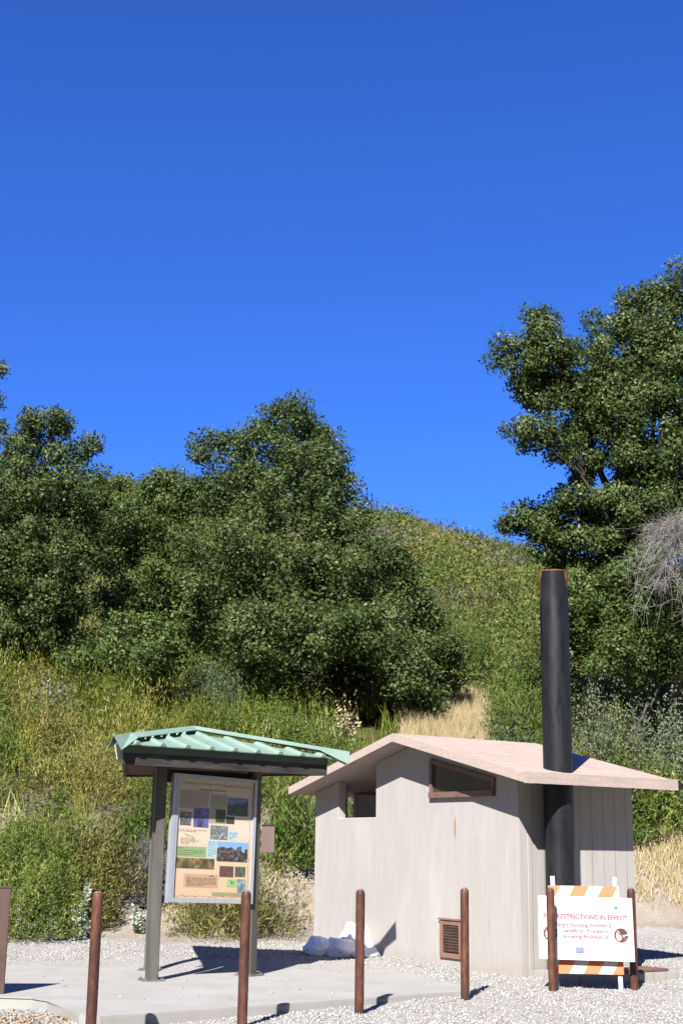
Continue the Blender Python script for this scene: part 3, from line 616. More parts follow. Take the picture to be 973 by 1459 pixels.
# ------------------------------------------------------------------ toilet building (local x: along the gable wall to the near corner, y: into depth)
B0 = Vector((2.306, 17.612, 0)); L_, D_ = 4.922, 1.98
LA, ZR, SL = -2.25, 3.01, .232
bt = empty('toilet_building', B0, R(-57.52), 'tan concrete toilet building with a pink gable roof and tall black vent pipe', 'building')
def zroof(x): return ZR - SL*abs(x - LA)
def build_toilet():
    T = .13; e = .004
    def top(x): return zroof(x) - e
    bm = bmesh.new()
    # front gable wall in two prisms round the porch notch
    prism(bm, [(-L_, 0, -.3), (0, 0, -.3), (0, 0, top(0)), (LA, 0, top(LA)), (-3.24, 0, top(-3.24)), (-3.24, 0, 1.99), (-4.25, 0, 1.99), (-4.25, 0, top(-4.25)), (-L_, 0, top(-L_))], (0, T, 0))
    # near side wall, back wall, porch partition, porch outer wall
    prism(bm, [(0, T, -.3), (0, D_, -.3), (0, D_, top(0)), (0, T, top(0))], (-T, 0, 0))
    prism(bm, [(-3.24, D_, -.3), (-T, D_, -.3), (-T, D_, top(-T)), (LA, D_, top(LA)), (-3.24, D_, top(-3.24))], (0, -T, 0))
    prism(bm, [(-3.24, T, -.3), (-3.24, D_-T, -.3), (-3.24, D_-T, top(-3.24)), (-3.24, T, top(-3.24))], (T, 0, 0))
    prism(bm, [(-L_, T, -.3), (-L_, .52, -.3), (-L_, .52, top(-L_)), (-L_, T, top(-L_))], (T, 0, 0))
    prism(bm, [(-L_, .70, -.3), (-L_, D_, -.3), (-L_, D_, top(-L_)), (-L_, .70, top(-L_))], (T, 0, 0))
    o = bm_obj('wall', bm, M['wall'], bt); o.modifiers.new('b', 'BEVEL').width = .008
    # roof: two slopes of one slab, with shake courses as shallow steps on top
    of, ob, oR, oL, th = .40, .26, .56, .17, .115
    bm = bmesh.new(); nC = 9
    for sgn, xe in ((1, oR), (-1, -L_ - oL)):
        x0 = LA; n = nC; prof = [(x0, ZR)]
        prof.append((xe, zroof(xe))); up = []
        for i in range(n):
            xa = x0 + (xe-x0)*i/n; xb = x0 + (xe-x0)*(i+1)/n
            up += [(xa, zroof(xa) + th + (.012 if i else 0.0) - .012), (xb, zroof(xb) + th)]
        up[0] = (x0, ZR + th)
        pts = prof + up[::-1]
        prism(bm, [(x, -of, z) for x, z in pts], (0, D_ + of + ob, 0))
    bmesh.ops.remove_doubles(bm, verts=bm.verts, dist=1e-5)
    bm_obj('roof', bm, M['roof'], bt)
    # eave board, rough sawn, a little proud of the slab end on the near eave
    rf = [c for c in bt.children if c.name.startswith('roof')][0]
    bm = bmesh.new(); ze = zroof(oR); box(bm, oR + .002, oR + .035, -of + .02, D_ + ob, ze - .012, ze + th + .012)
    bmesh.ops.subdivide_edges(bm, edges=[e for e in bm.edges if abs(e.verts[0].co.y - e.verts[1].co.y) > .5], cuts=40)
    for v in bm.verts: v.co.z += rng.normal(0, .0012); v.co.x += abs(rng.normal(0, .001))
    bm_obj('fascia', bm, M['roof'], rf)
    # trapezoid window
    wp = [(-1.84, 2.27), (-.49, 2.265), (-.48, 2.435), (-1.84, 2.735)]
    bm = bmesh.new(); prism(bm, [(x, -.006, z) for x, z in wp], (0, .004, 0)); w = bm_obj('window', bm, M['glazing'], bt)
    bm = bmesh.new(); fw = .055
    for i in range(4):
        (xa, za), (xb, zb) = wp[i], wp[(i+1) % 4]; d = Vector((xb-xa, 0, zb-za)).normalized()
        bar(bm, (xa - d.x*fw/2*.98, -.012 - .001*i, za - d.z*fw/2*.98), (xb + d.x*fw/2*.98, -.012 - .001*i, zb + d.z*fw/2*.98), .05 if i else .09, .02 if False else fw if i else .075, up=(0, 0, 1) if abs(d.x) > .5 else (1, 0, 0))
    bm_obj('frame', bm, M['louvre'], w)
    # vent grille low on the wall
    x0, x1, z0, z1 = -1.65, -1.16, .15, .63
    bm = bmesh.new(); 
    box(bm, x0, x0+.07, -.03, -.001, z0, z1); box(bm, x1-.07, x1, -.03, -.001, z0, z1); box(bm, x0+.07, x1-.07, -.029, -.001, z0, z0+.06); box(bm, x0+.07, x1-.07, -.029, -.001, z1-.06, z1)
    box(bm, x0-.02, x1+.02, -.045, -.002, z1+.002, z1+.022)
    v = bm_obj('vent_grille', bm, M['grille'], bt)
    bm = bmesh.new(); box(bm, x0+.072, x1-.072, -.004, -.002, z0+.062, z1-.062); bm_obj('vent_shade_sheet', bm, M['black'], v)  # dark sheet stands in for the shade behind the slats
    bm = bmesh.new()
    for i in range(9):
        z = z0 + .085 + i*.037; box(bm, x0+.073, x1-.073, -.022, -.016, z, z+.028, Matrix.Translation((0, -.019, z)) @ Matrix.Rotation(R(35), 4, 'X') @ Matrix.Translation((0, .019, -z)))
    bm_obj('slats', bm, M['louvre'], v)
    # vent pipe
    cx, cy, rp = .235, .462, .188
    V, Q = [], []; zs = np.array([-.2, .5, 1.3, 2.2, 3.0, 3.9, 4.6, 5.13, 5.14])
    tube(V, Q, np.c_[np.full(9, cx), np.full(9, cy), zs], np.full(9, rp), 40); n = 40
    tube(V, Q, np.c_[np.full(3, cx), np.full(3, cy), [5.14, 4.9, 4.2]], np.full(3, rp-.012), 40)
    j = np.arange(n); k = (j+1) % n; Q.append(np.c_[8*n+j, 8*n+k, 9*n+k, 9*n+j])
    p = mobj('vent_pipe', np_mesh('vent_pipe', np.concatenate(V), np.concatenate(Q), smooth=True), M['pipe'], bt)
    # rust runs at the pipe mouth
    V, Q = [], []
    for a0, wa, dz in ((246, 7, .16), (254, 3, .42), (261, 5, .10), (14, 5, .14), (23, 7, .24), (31, 4, .12), (318, 50, .015), (150, 80, .03)):
        b = sum(len(v) for v in V); aa = np.radians(np.linspace(a0-wa, a0+wa, 7)); rr = rp + .0025; pr = dz*(.35 + .65*np.sin(np.linspace(.2, 2.9, 7)))
        up = np.c_[cx+rr*np.cos(aa), cy+rr*np.sin(aa), np.full(7, 5.143)]; lo = up - np.c_[np.zeros(7), np.zeros(7), pr]
        V.append(np.concatenate([up, lo])); i = np.arange(6); Q.append(np.c_[b+i, b+i+7, b+i+8, b+i+1])
    mobj('rust_stain', np_mesh('rust_stain', np.concatenate(V), np.concatenate(Q)), M['orange_rust'], p)
    # strap round the pipe under the eave
    V, Q = [], []; tube(V, Q, np.c_[np.full(2, cx), np.full(2, cy), [2.02, 2.06]], np.full(2, rp+.004), 40); mobj('pipe_strap', np_mesh('pipe_strap', np.concatenate(V), np.concatenate(Q), smooth=True), M['pipe'], p)
    # low vault cover at the pipe foot
    bm = bmesh.new(); box(bm, .05, .95, .10, 1.75, -.1, .11); vc = bm_obj('vault_cover', bm, M['wall'], bt, bevel=.015)
    bm = bmesh.new(); box(bm, .50, .90, .85, 1.62, .113, .145); bm_obj('lid', bm, M['lid'], vc, bevel=.008)
build_toilet()

# ------------------------------------------------------------------ kiosk (triangular plan; local -y is the printed front)
kc = empty('information_kiosk', (-1.817, 17.225, .02), R(38.4), 'three sided information kiosk with a mint green metal roof and printed panel', 'kiosk')
def build_kiosk():
    PP = [(-.685, -.395), (.685, -.395), (0, .79)]
    for x, y in PP:
        a = math.atan2(y, x); bm = bmesh.new(); s = .064
        box(bm, -s, s, -s, s, 0, 2.44, Matrix.Translation((x, y, 0)) @ Matrix.Rotation(a + R(45), 4, 'Z'))
        p = bm_obj('post', bm, M['post'], kc, bevel=.008)
        bm = bmesh.new(); box(bm, -.13, .13, -.13, .13, .001, .016, Matrix.Translation((x, y, 0)) @ Matrix.Rotation(a + R(45), 4, 'Z'))
        for dx in (-.1, .1):
            for dy in (-.1, .1): box(bm, dx-.014, dx+.014, dy-.014, dy+.014, .0165, .035, Matrix.Translation((x, y, 0)) @ Matrix.Rotation(a + R(45), 4, 'Z'))
        bm_obj('base_plate', bm, M['steel'], p)
    def tri(r, z): return [Vector((r*math.cos(R(a)), r*math.sin(R(a)), z)) for a in (210, 330, 90)]
    o, i = tri(1.70, 0), tri(1.62, 0)
    for k in range(3):
        a, b = o[k], o[(k+1) % 3]; c, d = i[(k+1) % 3], i[k]; bm = bmesh.new()
        prism(bm, [v + Vector((0, 0, 2.405)) for v in (a, b, c, d)], (0, 0, .134)); bm_obj('fascia_board', bm, M['darkwood'], kc)
    bm = bmesh.new(); prism(bm, [v + Vector((0, 0, 2.541)) for v in tri(1.712, 0)], (0, 0, .083)); bm_obj('eave_band', bm, simple('shaded_green_band', (.085, .14, .095), (.11, .17, .115), 4, .6), kc)  # mint eave skirt; the overhang's shade is put into its darker green
    bm = bmesh.new(); prism(bm, [v*1 + Vector((0, 0, 2.43)) for v in tri(1.615, 0)], (0, 0, .02)); bm_obj('soffit', bm, M['soffit'], kc)
    bm = bmesh.new()
    for k in range(3):
        a, b = PP[k], PP[(k+1) % 3]; bar(bm, (a[0]*.93, a[1]*.93, 2.36), (b[0]*.93, b[1]*.93, 2.36), .05, .10)
    bm_obj('top_rail', bm, M['darkwood'], kc)
    # roof: three ribbed triangular faces, hip caps over the joints
    Rr, ze, za = 1.88, 2.628, 2.90; apex = Vector((0, 0, za)); bm = bmesh.new(); cor = tri(Rr, ze)
    for k in range(3):
        a, b = cor[k], cor[(k+1) % 3]; n = (b - a).cross(apex - a).normalized(); n = n if n.z > 0 else -n; mid = (a+b)/2; ex = (b-a).normalized(); ey = (apex - mid); hw = (b-a).length/2
        vs = [bm.verts.new(v) for v in (a, b, apex)]; bm.faces.new(vs); vs2 = [bm.verts.new(v - n*.012 ) for v in (a, b, apex)]; bm.faces.new(vs2[::-1])
        for q in range(3): bm.faces.new((vs[q], vs2[q], vs2[(q+1) % 3], vs[(q+1) % 3]))
        sp = .335; m = int(hw/sp)
        for j in range(-m, m+1):
            x = j*sp; f = max(0, 1 - abs(x)/hw - .03)
            if f < .06: continue
            p0 = mid + ex*x - ey.normalized()*.012; p1 = mid + ex*x + ey*f
            prof = [(-.042, 0), (-.020, .036), (.020, .036), (.042, 0)]
            A = [bm.verts.new(p0 + ex*u + n*(w+.0015)) for u, w in prof]; C = [bm.verts.new(p1 + ex*u + n*(w+.0015)) for u, w in prof]
            for q in range(3): bm.faces.new((A[q], A[q+1], C[q+1], C[q]))
            bm.faces.new(A); bm.faces.new(C[::-1])
    rf = bm_obj('roof', bm, M['mint'], kc)
    for k in range(3):
        c = tri((1.93, 1.99, 1.74)[k], ze + .012)[k]; ap = apex + Vector((0, 0, .088)); d = (c - apex); out = Vector((d.x, d.y, 0)).normalized(); sd = Vector((-out.y, out.x, 0)); c = c + Vector((0, 0, .075)); bm = bmesh.new()
        fr_ = .80; cm = ap + (c - ap)*fr_
        Lm = [cm + sd*-.10 + Vector((0, 0, -.052)), cm, cm + sd*.10 + Vector((0, 0, -.052))]
        L0 = [ap + sd*-.07 + Vector((0, 0, -.05)), ap, ap + sd*.07 + Vector((0, 0, -.05))]; dz = .165 if k < 2 else .07
        L1 = [c + sd*-.10 - out*.03 + Vector((0, 0, -dz)), c, c + sd*.10 - out*.03 + Vector((0, 0, -dz))]
        v0 = [bm.verts.new(v) for v in L0]; vm = [bm.verts.new(v) for v in Lm]; v1 = [bm.verts.new(v) for v in L1]
        for q in range(2): bm.faces.new((v0[q], v0[q+1], vm[q+1], vm[q])); bm.faces.new((vm[q], vm[q+1], v1[q+1], v1[q]))
        h = bm_obj('hip_cap', bm, M['mint'], rf); sm = h.modifiers.new('t', 'SOLIDIFY'); sm.thickness = .006
    # display case
    fr = bpy.data.objects.new('display_case', None); link(fr, kc); fr.location = (.035, -.395 - .075, 1.60); fr.rotation_euler = (R(-1.0), R(1.7), 0); fr.empty_display_size = .1
    w, h, dp = .61, .745, .06
    bm = bmesh.new(); box(bm, -w, -w+.085, -dp/2, dp/2, -h, h); box(bm, w-.04, w, -dp/2, dp/2, -h, h); box(bm, -w+.085, w-.04, -dp/2+.002, dp/2, -h, -h+.05); box(bm, -w+.085, w-.04, -dp/2+.002, dp/2, h-.04, h)
    box(bm, -w+.05, -w+.056, -dp/2-.004, -dp/2-.001, -h+.03, h-.03)
    box(bm, -w-.03, -w+.02, -dp/2-.004, -dp/2-.001, -h-.012, -h+.055)
    bm_obj('frame', bm, M['alu'], fr, bevel=.004)
    bm = bmesh.new(); box(bm, -w+.03, w-.03, .02, .028, -h+.02, h-.02); bm_obj('back_board', bm, M['darkwood'], fr)
    X0, X1, Z0, Z1 = -w+.085, w-.04, -h+.05, h-.04
    bm = bmesh.new(); box(bm, X0+.001, X1-.001, -.006, .0, Z0+.001, Z1-.001); pn = bm_obj('info_panel', bm, M['print'], kc); pn.location = fr.location; pn.rotation_euler = fr.rotation_euler
    def uv(u, v): return X0 + (X1-X0)*u, Z1 - (Z1-Z0)*v
    def patch(name, u0, u1, v0, v1, mat, lay=1):
        x0, z0 = uv(u0, v1); x1, z1 = uv(u1, v0); y = -.006 - .0015*lay
        me = np_mesh(name, [(x0, y, z0), (x1, y, z0), (x1, y, z1), (x0, y, z1)], [(0, 1, 2, 3)]); return mobj(name, me, mat, pn), (x0, x1, z0, z1)
    def photo(u0, u1, v0, v1, cols, sc, sky=None, sd=1):
        _, z0 = uv(u0, v1); _, z1 = uv(u1, v0); patch('photo', u0, u1, v0, v1, mat_photo('panel_photo_print', cols, sc, sky, sd, z0, z1), 2)
    photo(.65, .93, .14, .295, [(.02, .03, .025), (.06, .09, .07), (.15, .2, .2)], 26, (.16, .24, .45), 1)
    photo(.50, .625, .25, .36, [(.02, .03, .012), (.08, .11, .05)], 30, None, 2)
    photo(.64, .75, .305, .365, [(.04, .03, .02), (.10, .10, .05)], 30, None, 3)
    photo(.04, .18, .29, .40, [(.02, .02, .02), (.14, .14, .15), (.5, .48, .5)], 14, None, 4)
    photo(.21, .41, .25, .41, [(.02, .02, .03), (.10, .10, .28), (.30, .30, .62)], 9, None, 5)
    photo(.44, .67, .388, .503, [(.03, .04, .04), (.22, .24, .24), (.62, .64, .66)], 24, None, 6)
    photo(.54, .95, .52, .685, [(.02, .02, .018), (.07, .06, .05), (.32, .30, .28)], 20, (.25, .50, .88), 7)
    photo(.01, .51, .67, .755, [(.02, .03, .015), (.10, .10, .05), (.50, .30, .14)], 9, None, 8)
    photo(.585, .77, .725, .815, [(.10, .05, .04), (.22, .12, .09)], 26, None, 9)
    photo(.79, .93, .725, .81, [(.03, .05, .03), (.12, .13, .11), (.18, .3, .08)], 22, None, 10)
    photo(.69, .82, .835, .895, [(.30, .62, .22), (.36, .68, .28)], 10, None, 11)
    photo(.83, .94, .83, .94, [(.03, .05, .06), (.20, .30, .36), (.60, .70, .68)], 16, None, 12)
    tb = [(.42, .64, .12, .37, (.42, .42, .30)), (.02, .40, .10, .26, (.52, .43, .33)), (.68, .80, .426, .503, (.50, .72, .80)), (.41, .535, .51, .66, (.48, .72, .82)), (.01, .40, .575, .66, (.30, .46, .22)), (.13, .57, .80, .91, (.62, .40, .26)), (.5, .95, .945, .975, (.36, .36, .18))]
    for u0, u1, v0, v1, c in tb: patch('text_box', u0, u1, v0, v1, simple('print_tint', c, tuple(k*1.06 for k in c), 6, .3, .4), 1)
    # greeked rows of print, marks of the border bands, little map line
    V, Q = [], []
    def dash(u0, u1, v, t, lay=3):
        b = len(V); x0, z = uv(u0, v); x1, _ = uv(u1, v); y = -.006 - .0015*lay; V.extend([(x0, y, z-t), (x1, y, z-t), (x1, y, z+t), (x0, y, z+t)]); Q.append((b, b+1, b+2, b+3))
    def block(u0, u1, v0, v1, rows, t=.0022):
        for r_ in range(rows):
            u = u0; v = v0 + (v1-v0)*(r_+.5)/rows; end = u1 if r_ < rows-1 else u0 + (u1-u0)*.6
            while u < end: l = rng.uniform(.02, .06); dash(u, min(u+l, end), v, t*rng.uniform(.7, 1.1)); u += l + .011
    block(.03, .40, .115, .25, 7); block(.50, .63, .14, .24, 5); block(.44, .50, .14, .22, 3); block(.03, .40, .43, .455, 2); block(.06, .24, .50, .555, 4); block(.69, .79, .435, .495, 4); block(.42, .525, .52, .65, 8)
    block(.03, .37, .60, .65, 3); block(.16, .55, .825, .90, 7); block(.04, .16, .275, .285, 1, .003); block(.45, .55, .808, .818, 1, .005); block(.03, .14, .585, .593, 1, .004); block(.28, .85, .085, .10, 1, .006)
    mobj('printed_text', np_mesh('printed_text', V, Q), M['brownink'], pn)
    V, Q = [], []
    def mark(u, v, s):
        b = len(V); x, z = uv(u, v); y = -.006 - .0015*3; a = rng.uniform(0, 6.28)
        for k, (rr) in enumerate((s, s*.35, s*.8, s*.3)): V.append((x + rr*math.cos(a+k*1.57), y, z + rr*math.sin(a+k*1.57)))
        Q.append((b, b+1, b+2, b+3))
    for u in np.linspace(.06, .93, 46): mark(u, .045 + rng.normal(0, .004), rng.uniform(.008, .017))
    for u in np.linspace(.02, .95, 52): mark(u, .982 + rng.normal(0, .003), rng.uniform(.006, .013))
    for v in np.linspace(.06, .96, 64): mark(.965 + rng.normal(0, .005), v, rng.uniform(.006, .013))
    for t in np.linspace(0, 1, 40): mark(.10 + .18*t + .012*math.sin(14*t), .465 + .06*t + .006*math.sin(9*t), .006)
    for t in range(26): mark(.755 + rng.normal(0, .02), .862 + rng.normal(0, .008), .008)
    mobj('border_marks', np_mesh('border_marks', V, Q), M['ink'], pn)
    # small plate on the right post
    bm = bmesh.new(); box(bm, .79, .985, -.43, -.415, 1.45, 1.79); bar(bm, (.72, -.405, 1.55), (.84, -.412, 1.55), .02, .03); bar(bm, (.72, -.405, 1.7), (.84, -.412, 1.7), .02, .03)
    bm_obj('notice_plate', bm, M['plate'], kc, bevel=.004)
build_kiosk()

# ------------------------------------------------------------------ bollards
BOL = [((-2.034, 12.076), 'leftmost dark brown steel bollard, its foot cut by the bottom of the photo'), ((-.836, 13.122), 'brown steel bollard in front of the kiosk right post'),
       ((.247, 14.160), 'rusty bollard in front of the white bags'), ((1.397, 15.317), 'rust brown bollard overlapping the low vent grille'),
       ((2.453, 16.084), 'bollard crossing the left side of the fire restriction sign'), ((3.436, 16.381), 'bollard at the right end of the fire restriction sign')]
def build_bollards():
    first = None
    for i, ((x, y), lb) in enumerate(BOL):
        z = gz(x, y) if not in_pad(np.array(x), np.array(y)) else .02
        if first is None:
            n = 20; r = .0465; H = 1.138; V, Q = [], []; a = np.linspace(0, 1.5, 6)
            zz = np.concatenate([[-.4, 0, .3, .6, .9, 1.03], 1.085 + .053*np.sin(a)]); rr = np.concatenate([[r]*6, r*np.cos(a)])
            tube(V, Q, np.c_[np.zeros(len(zz)), np.zeros(len(zz)), zz], rr, n)
            me = np_mesh('bollard', np.concatenate(V), np.concatenate(Q), smooth=True)
            first = mobj('bollard', me, M['rust']); o = first
            V, Q = [], []; a = np.linspace(.75, 1.5, 5); tube(V, Q, np.c_[np.zeros(5), np.zeros(5), 1.0865 + .053*np.sin(a)], r*np.cos(a)+.0008, n)
            cap = mobj('worn_cap', np_mesh('worn_cap', np.concatenate(V), np.concatenate(Q), smooth=True), M['weld'], first)
        else:
            o = first.copy(); COL.objects.link(o); c = cap.copy(); COL.objects.link(c); c.parent = o
        dz = 0 if i else .0
        o.location = (x, y, min(z, .0)); o.rotation_euler = (rng.normal(0, .006), rng.normal(0, .006) + (-.008 if i == 5 else 0), i*1.3)
        o.scale = (1, 1, (1.138 - min(z, 0))/1.138)
        tag(o, lb, 'bollard', 'brown steel bollards along the pad')
build_bollards()

# ------------------------------------------------------------------ brown board at the left edge
sb = empty('sign_board', (-3.72, 14.76, .02), R(8), 'plain dark brown sign board cut by the left edge of the photo', 'sign')
bm = bmesh.new(); box(bm, -.30, .315, -.02, .02, .0, 1.055); bm_obj('board', bm, M['brown'], sb, bevel=.006)
bm = bmesh.new(); box(bm, -.305, .322, -.026, .026, 1.056, 1.072); bm_obj('edge_trim', bm, M['brown'], sb, bevel=.003)

# ------------------------------------------------------------------ bags against the wall
def bag(label, x, y, z, sx, sy, sz, rz, tie):
    bm = bmesh.new(); bmesh.ops.create_icosphere(bm, subdivisions=5, radius=1)
    for v in bm.verts:
        c = v.co; q = c*1.0 + Vector((x*9, y*7, 0)); d = 1 + .26*bnoise.noise(q*1.3) - .10*abs(bnoise.noise(q*3.0)) - .03*abs(bnoise.noise(q*8))
        c *= d; w_ = math.exp(-((c.x - tie[0]*.6)**2 + (c.y - tie[1]*.5)**2)/.06)*(c.z > 0); c.z += .25*w_; c.x += .2*w_*tie[0]
        if c.z < -.55: c.z = -.55 + (c.z + .55)*.15
        c.x, c.y, c.z = c.x*sx, c.y*sy, (c.z + .6)*sz
    o = bm_obj('white_bag', bm, M['bag'], None, smooth=True); o.location = (x, y, z); o.rotation_euler = (0, 0, rz); tag(o, label, 'bag', 'white bags at the foot of the toilet wall')
bag('white plastic bag lying furthest left at the wall foot', -.21, 20.32, .04, .25, .20, .165, .3, (-.7, 0))
bag('white plastic bag in the middle of the row at the wall foot', .08, 20.26, .03, .27, .20, .17, -.4, (-.8, .2))
bag('tallest white plastic bag propped against the toilet wall', .29, 20.45, .03, .25, .18, .27, .5, (-.6, .3))
bag('small white plastic bag at the right end behind the rusty bollard', .44, 20.12, .02, .20, .17, .10, .2, (.8, -.2))

# ------------------------------------------------------------------ barricade and sign
ba = empty('barricade', (2.90, 16.45, 0), R(-3), 'orange and white striped folding barricade holding the fire restriction sign', 'barricade')
TILT = R(11)
def build_barricade():
    hx = .36
    for sx in (-1, 1):
        bm = bmesh.new(); bar(bm, (sx*hx, -.20, -.02), (sx*hx, .055, 1.25), .05, .03, up=(0, 1, 0)); bm_obj('leg', bm, M['galv'], ba)
        bm = bmesh.new(); bar(bm, (sx*hx*.97, .36, -.02), (sx*hx*.97, .075, 1.15), .045, .028, up=(0, 1, 0)); bm_obj('leg', bm, M['galv'], ba)
    bm = bmesh.new(); bar(bm, (-hx, .29, .28), (hx, .29, .28), .02, .05); bm_obj('cross_bar', bm, M['galv'], ba)
    for z0, z1, ph in ((.975, 1.165, .06), (.185, .385, -.10)):
        Mx = Matrix.Translation((0, -.225, 0)) @ Matrix.Rotation(-TILT, 4, 'X')
        bm = bmesh.new(); box(bm, -.42, .40, -.012, .006, z0, z1, Mx); bd = bm_obj('stripe_board', bm, M['white'], ba)
        V, Q = [], []; h = z1 - z0; w = .17; x = -.42 - h + ph
        while x < .40:
            pts = []
            for (xx, zz) in ((x, z0), (x+w, z0), (x+w+h*.55, z1), (x+h*.55, z1)): pts.append((min(max(xx, -.42), .40), zz))
            if pts[1][0] - pts[0][0] > .02 or pts[2][0] - pts[3][0] > .02:
                b = len(V); V.extend([tuple(Mx @ Vector((a, -.0145, c))) for a, c in pts]); Q.append((b, b+1, b+2, b+3))
            x += w*1.95
        mobj('orange_stripes', np_mesh('orange_stripes', V, Q), M['orange'], bd)
build_barricade()
sg = empty('fire_restriction_sign', (2.90, 16.45, 0), R(-3), 'white fire restriction sign with red lettering hung on the striped barricade', 'sign')
def build_sign():
    Mx = Matrix.Translation((-.02, -.255, .335)) @ Matrix.Rotation(-TILT, 4, 'X') @ Matrix.Rotation(R(.8), 4, 'Y'); W_, H_ = 1.08, .705
    bm = bmesh.new(); box(bm, -W_/2, W_/2, -.004, .004, 0, H_, Mx); bd = bm_obj('sign_face', bm, M['white'], sg)
    def P(u, v, lay=1): return tuple(Mx @ Vector(((u-.5)*W_, -.004 - .0012*lay, (1-v)*H_)))
    def text(s, u, v, size, mat, width, name='lettering', bold=.0):
        cu = bpy.data.curves.new('t', 'FONT'); cu.body = s; cu.size = size; cu.align_x = 'CENTER'; cu.align_y = 'CENTER'; cu.offset = bold
        o = bpy.data.objects.new('t', cu); COL.objects.link(o); dg = bpy.context.evaluated_depsgraph_get(); dg.update(); me = bpy.data.meshes.new_from_object(o.evaluated_get(dg)); bpy.data.objects.remove(o)
        xs = [w.co.x for w in me.vertices]; k = width/(max(xs) - min(xs))
        for w in me.vertices: w.co = Mx @ Vector(((u-.5)*W_ + w.co.x*k, -.0052, (1-v)*H_ + w.co.y))
        me.name = name; mobj(name, me, mat, sg)
    text('FIRE RESTRICTIONS IN EFFECT', .5, .325, .074, M['red'], .96, bold=.003)
    text('Target Shooting Prohibited', .47, .455, .056, M['darkred'], .64, bold=.0022)
    text('- Campfires - Prohibited', .47, .545, .056, M['darkred'], .56, bold=.0022)
    text('- Smoking Prohibited', .47, .635, .056, M['darkred'], .56, bold=.0022)
    V, Q = [], []
    for v, u0, u1 in ((.715, .22, .74), (.75, .18, .78), (.785, .26, .70)):
        u = u0
        while u < u1: l = rng.uniform(.012, .04); b = len(V); V += [P(u, v+.004), P(u+l, v+.004), P(u+l, v-.004), P(u, v-.004)]; Q.append((b, b+1, b+2, b+3)); u += l + .008
    mobj('small_print', np_mesh('small_print', V, Q), M['paleblue'], sg)
    asp = H_/W_
    def disc(u, v, r, mat, name, parent, lay, r_in=0, n=36):
        V = [P(u + r*math.cos(a), v - r/asp*math.sin(a), lay) for a in np.linspace(0, 6.2832, n, endpoint=False)]
        if r_in:
            V += [P(u + r_in*math.cos(a), v - r_in/asp*math.sin(a), lay) for a in np.linspace(0, 6.2832, n, endpoint=False)]
            i = np.arange(n); j = (i+1) % n; return mobj(name, np_mesh(name, V, np.c_[i, j, j+n, i+n]), mat, parent)
        me = bpy.data.meshes.new(name); me.from_pydata(V, [], [list(range(n))]); return mobj(name, me, mat, parent)
    def poly(pts, mat, name, parent, lay):
        me = bpy.data.meshes.new(name); me.from_pydata([P(u, v, lay) for u, v in pts], [], [list(range(len(pts)))]); return mobj(name, me, mat, parent)
    for u in (.125, .868):
        d = disc(u, .595, .075, M['char'], 'pictogram', sg, 1)
        poly([(u-.055, .60), (u-.045, .545), (u-.03, .52), (u-.012, .56), (u+.0, .60), (u+.005, .655), (u-.02, .685), (u-.045, .66)], M['white'], 'white_flame', d, 2)
        poly([(u-.005, .60), (u+.07, .575), (u+.072, .592), (u+.0, .625)], M['white'], 'white_stick', d, 2)
        a = .7; c_, s_ = math.cos(a), math.sin(a); L, w = .068, .008
        poly([(u + c_*k*L - s_*q*w, .595 + (s_*k*L + c_*q*w)/asp) for k, q in ((-1, -1), (1, -1), (1, 1), (-1, 1))], M['red'], 'red_slash', d, 3)
        disc(u, .595, .075, M['red'] if u > .5 else M['char'], 'ring', d, 3, .070)
    # national flag
    u0, u1, v0, v1 = .385, .58, .80, .97; V, Q = [], []
    for i in range(0, 13, 2):
        a, b_ = v0 + (v1-v0)*i/13, v0 + (v1-v0)*(i+1)/13; b = len(V); V += [P(u0, b_), P(u1, b_), P(u1, a), P(u0, a)]; Q.append((b, b+1, b+2, b+3))
    fl = mobj('flag', np_mesh('flag', V, Q), M['flagred'], sg)
    poly([(u0, v0 + (v1-v0)*7/13), (u0 + (u1-u0)*.42, v0 + (v1-v0)*7/13), (u0 + (u1-u0)*.42, v0), (u0, v0)], M['navy'], 'canton', fl, 2)
    V, Q = [], []
    for r_ in range(5):
        for c_ in range(6): uu, vv = u0 + .006 + c_*.0115, v0 + .010 + r_*.0145; b = len(V); V += [P(uu, vv+.004, 3), P(uu+.004, vv+.004, 3), P(uu+.004, vv-.002, 3), P(uu, vv-.002, 3)]; Q.append((b, b+1, b+2, b+3))
    mobj('stars', np_mesh('stars', V, Q), M['white'], fl)
    # pale blue crests
    s1 = poly([(.775, .06), (.80, .045), (.825, .06), (.85, .045), (.875, .06), (.872, .12), (.85, .175), (.825, .205), (.80, .175), (.778, .12)], M['paleblue'], 'crest', sg, 1)
    poly([(.787, .075), (.80, .063), (.825, .078), (.85, .063), (.863, .075), (.860, .116), (.843, .150), (.825, .172), (.807, .150), (.790, .116)], simple('crest_field_print', (.62, .72, .84), rough=.5), 'crest_field', s1, 2)
    poly([(.81, .17), (.818, .115), (.826, .15), (.838, .095), (.84, .165), (.826, .18)], M['navy'], 'crest_mark', s1, 3)
    s2 = poly([(.89, .885), (.955, .885), (.955, .965), (.89, .965)], M['paleblue'], 'emblem', sg, 1)
    disc(.922, .925, .018, M['white'], 'emblem_mark', s2, 2)
build_sign()

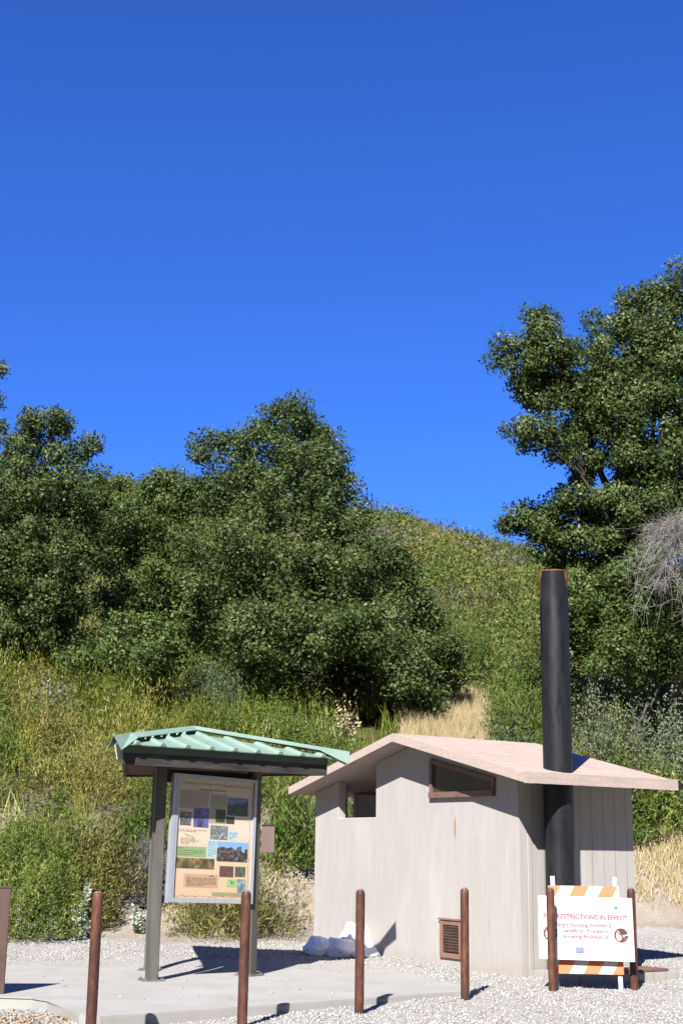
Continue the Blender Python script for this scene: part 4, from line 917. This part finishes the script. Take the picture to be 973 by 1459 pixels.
# ------------------------------------------------------------------ base colours: one overall albedo trim for the hard materials
LEAFY = {M[k] for k in ('oak', 'oak2', 'brush', 'green', 'olive', 'greygreen', 'sage', 'straw', 'twig', 'hill', 'hillgrey', 'litter')}
for m in bpy.data.materials:
    if m in LEAFY or not m.use_nodes: continue
    k = {'white_sign_sheet': .56, 'white_woven_plastic': 1.0, 'orange_reflective_sheet': .62, 'black_vent_pipe': .75, 'dark_stained_wood': .4, 'gravel_stones': .71, 'ground_gravel_and_dirt': .56, 'reddish_plywood': .3, 'board_formed_concrete': .575, 'brown_louvre': .8, 'brown_vent_frame': .8}.get(m.name, .53)
    nt = m.node_tree
    for b in [n for n in nt.nodes if n.type == 'BSDF_PRINCIPLED']:
        i = b.inputs['Base Color']
        if i.links: src = i.links[0].from_socket; nt.links.new(mixc(nt, 1.0, src, (k, k, k), 'MULTIPLY'), i)
        else: c = i.default_value; i.default_value = (c[0]*k, c[1]*k, c[2]*k, 1)
# ------------------------------------------------------------------ light, sky, camera
EL = R(41.2); to_sun = Vector((-.28*math.cos(EL), -.96*math.cos(EL), math.sin(EL))).normalized()
w = bpy.data.worlds.new('World'); SC.world = w; w.use_nodes = True; nt = w.node_tree; bg = nt.nodes['Background']
sky = nt.nodes.new('ShaderNodeTexSky'); sky.sky_type = 'NISHITA'; sky.sun_disc = False; sky.sun_elevation = EL; sky.sun_rotation = math.atan2(to_sun.x, to_sun.y) % (2*math.pi)
sky.air_density = 1.0; sky.dust_density = 0.0; sky.ozone_density = 3.0; sky.altitude = 600
hs = mixc(nt, 1.0, sky.outputs[0], (.275, .60, 1.37), 'MULTIPLY')
nt.links.new(hs, bg.inputs[0]); bg.inputs[1].default_value = .0535
sl = bpy.data.lights.new('sun', 'SUN'); sl.energy = 5.0; sl.angle = R(.5); sl.color = (1, .965, .91); so = bpy.data.objects.new('sun', sl); COL.objects.link(so)
so.rotation_euler = to_sun.to_track_quat('Z', 'Y').to_euler(); so.location = (-5, -10, 20)
cd = bpy.data.cameras.new('camera'); co = bpy.data.objects.new('camera', cd); COL.objects.link(co); SC.camera = co
cd.sensor_fit = 'VERTICAL'; cd.sensor_height = 36; cd.lens = F_PX/1459*36; cd.clip_end = 1000
co.matrix_world = Matrix.Translation((0, 0, EYE)) @ Matrix.Rotation(R(90) + PITCH, 4, 'X') @ Matrix.Rotation(ROLL, 4, 'Z')
vs = SC.view_settings; vs.view_transform = 'Standard'; vs.look = 'None'; vs.gamma = 1; vs.exposure = 1.48; vs.use_curve_mapping = False
SC.cycles.max_bounces = 6; SC.cycles.transparent_max_bounces = 4; SC.cycles.use_denoising = True
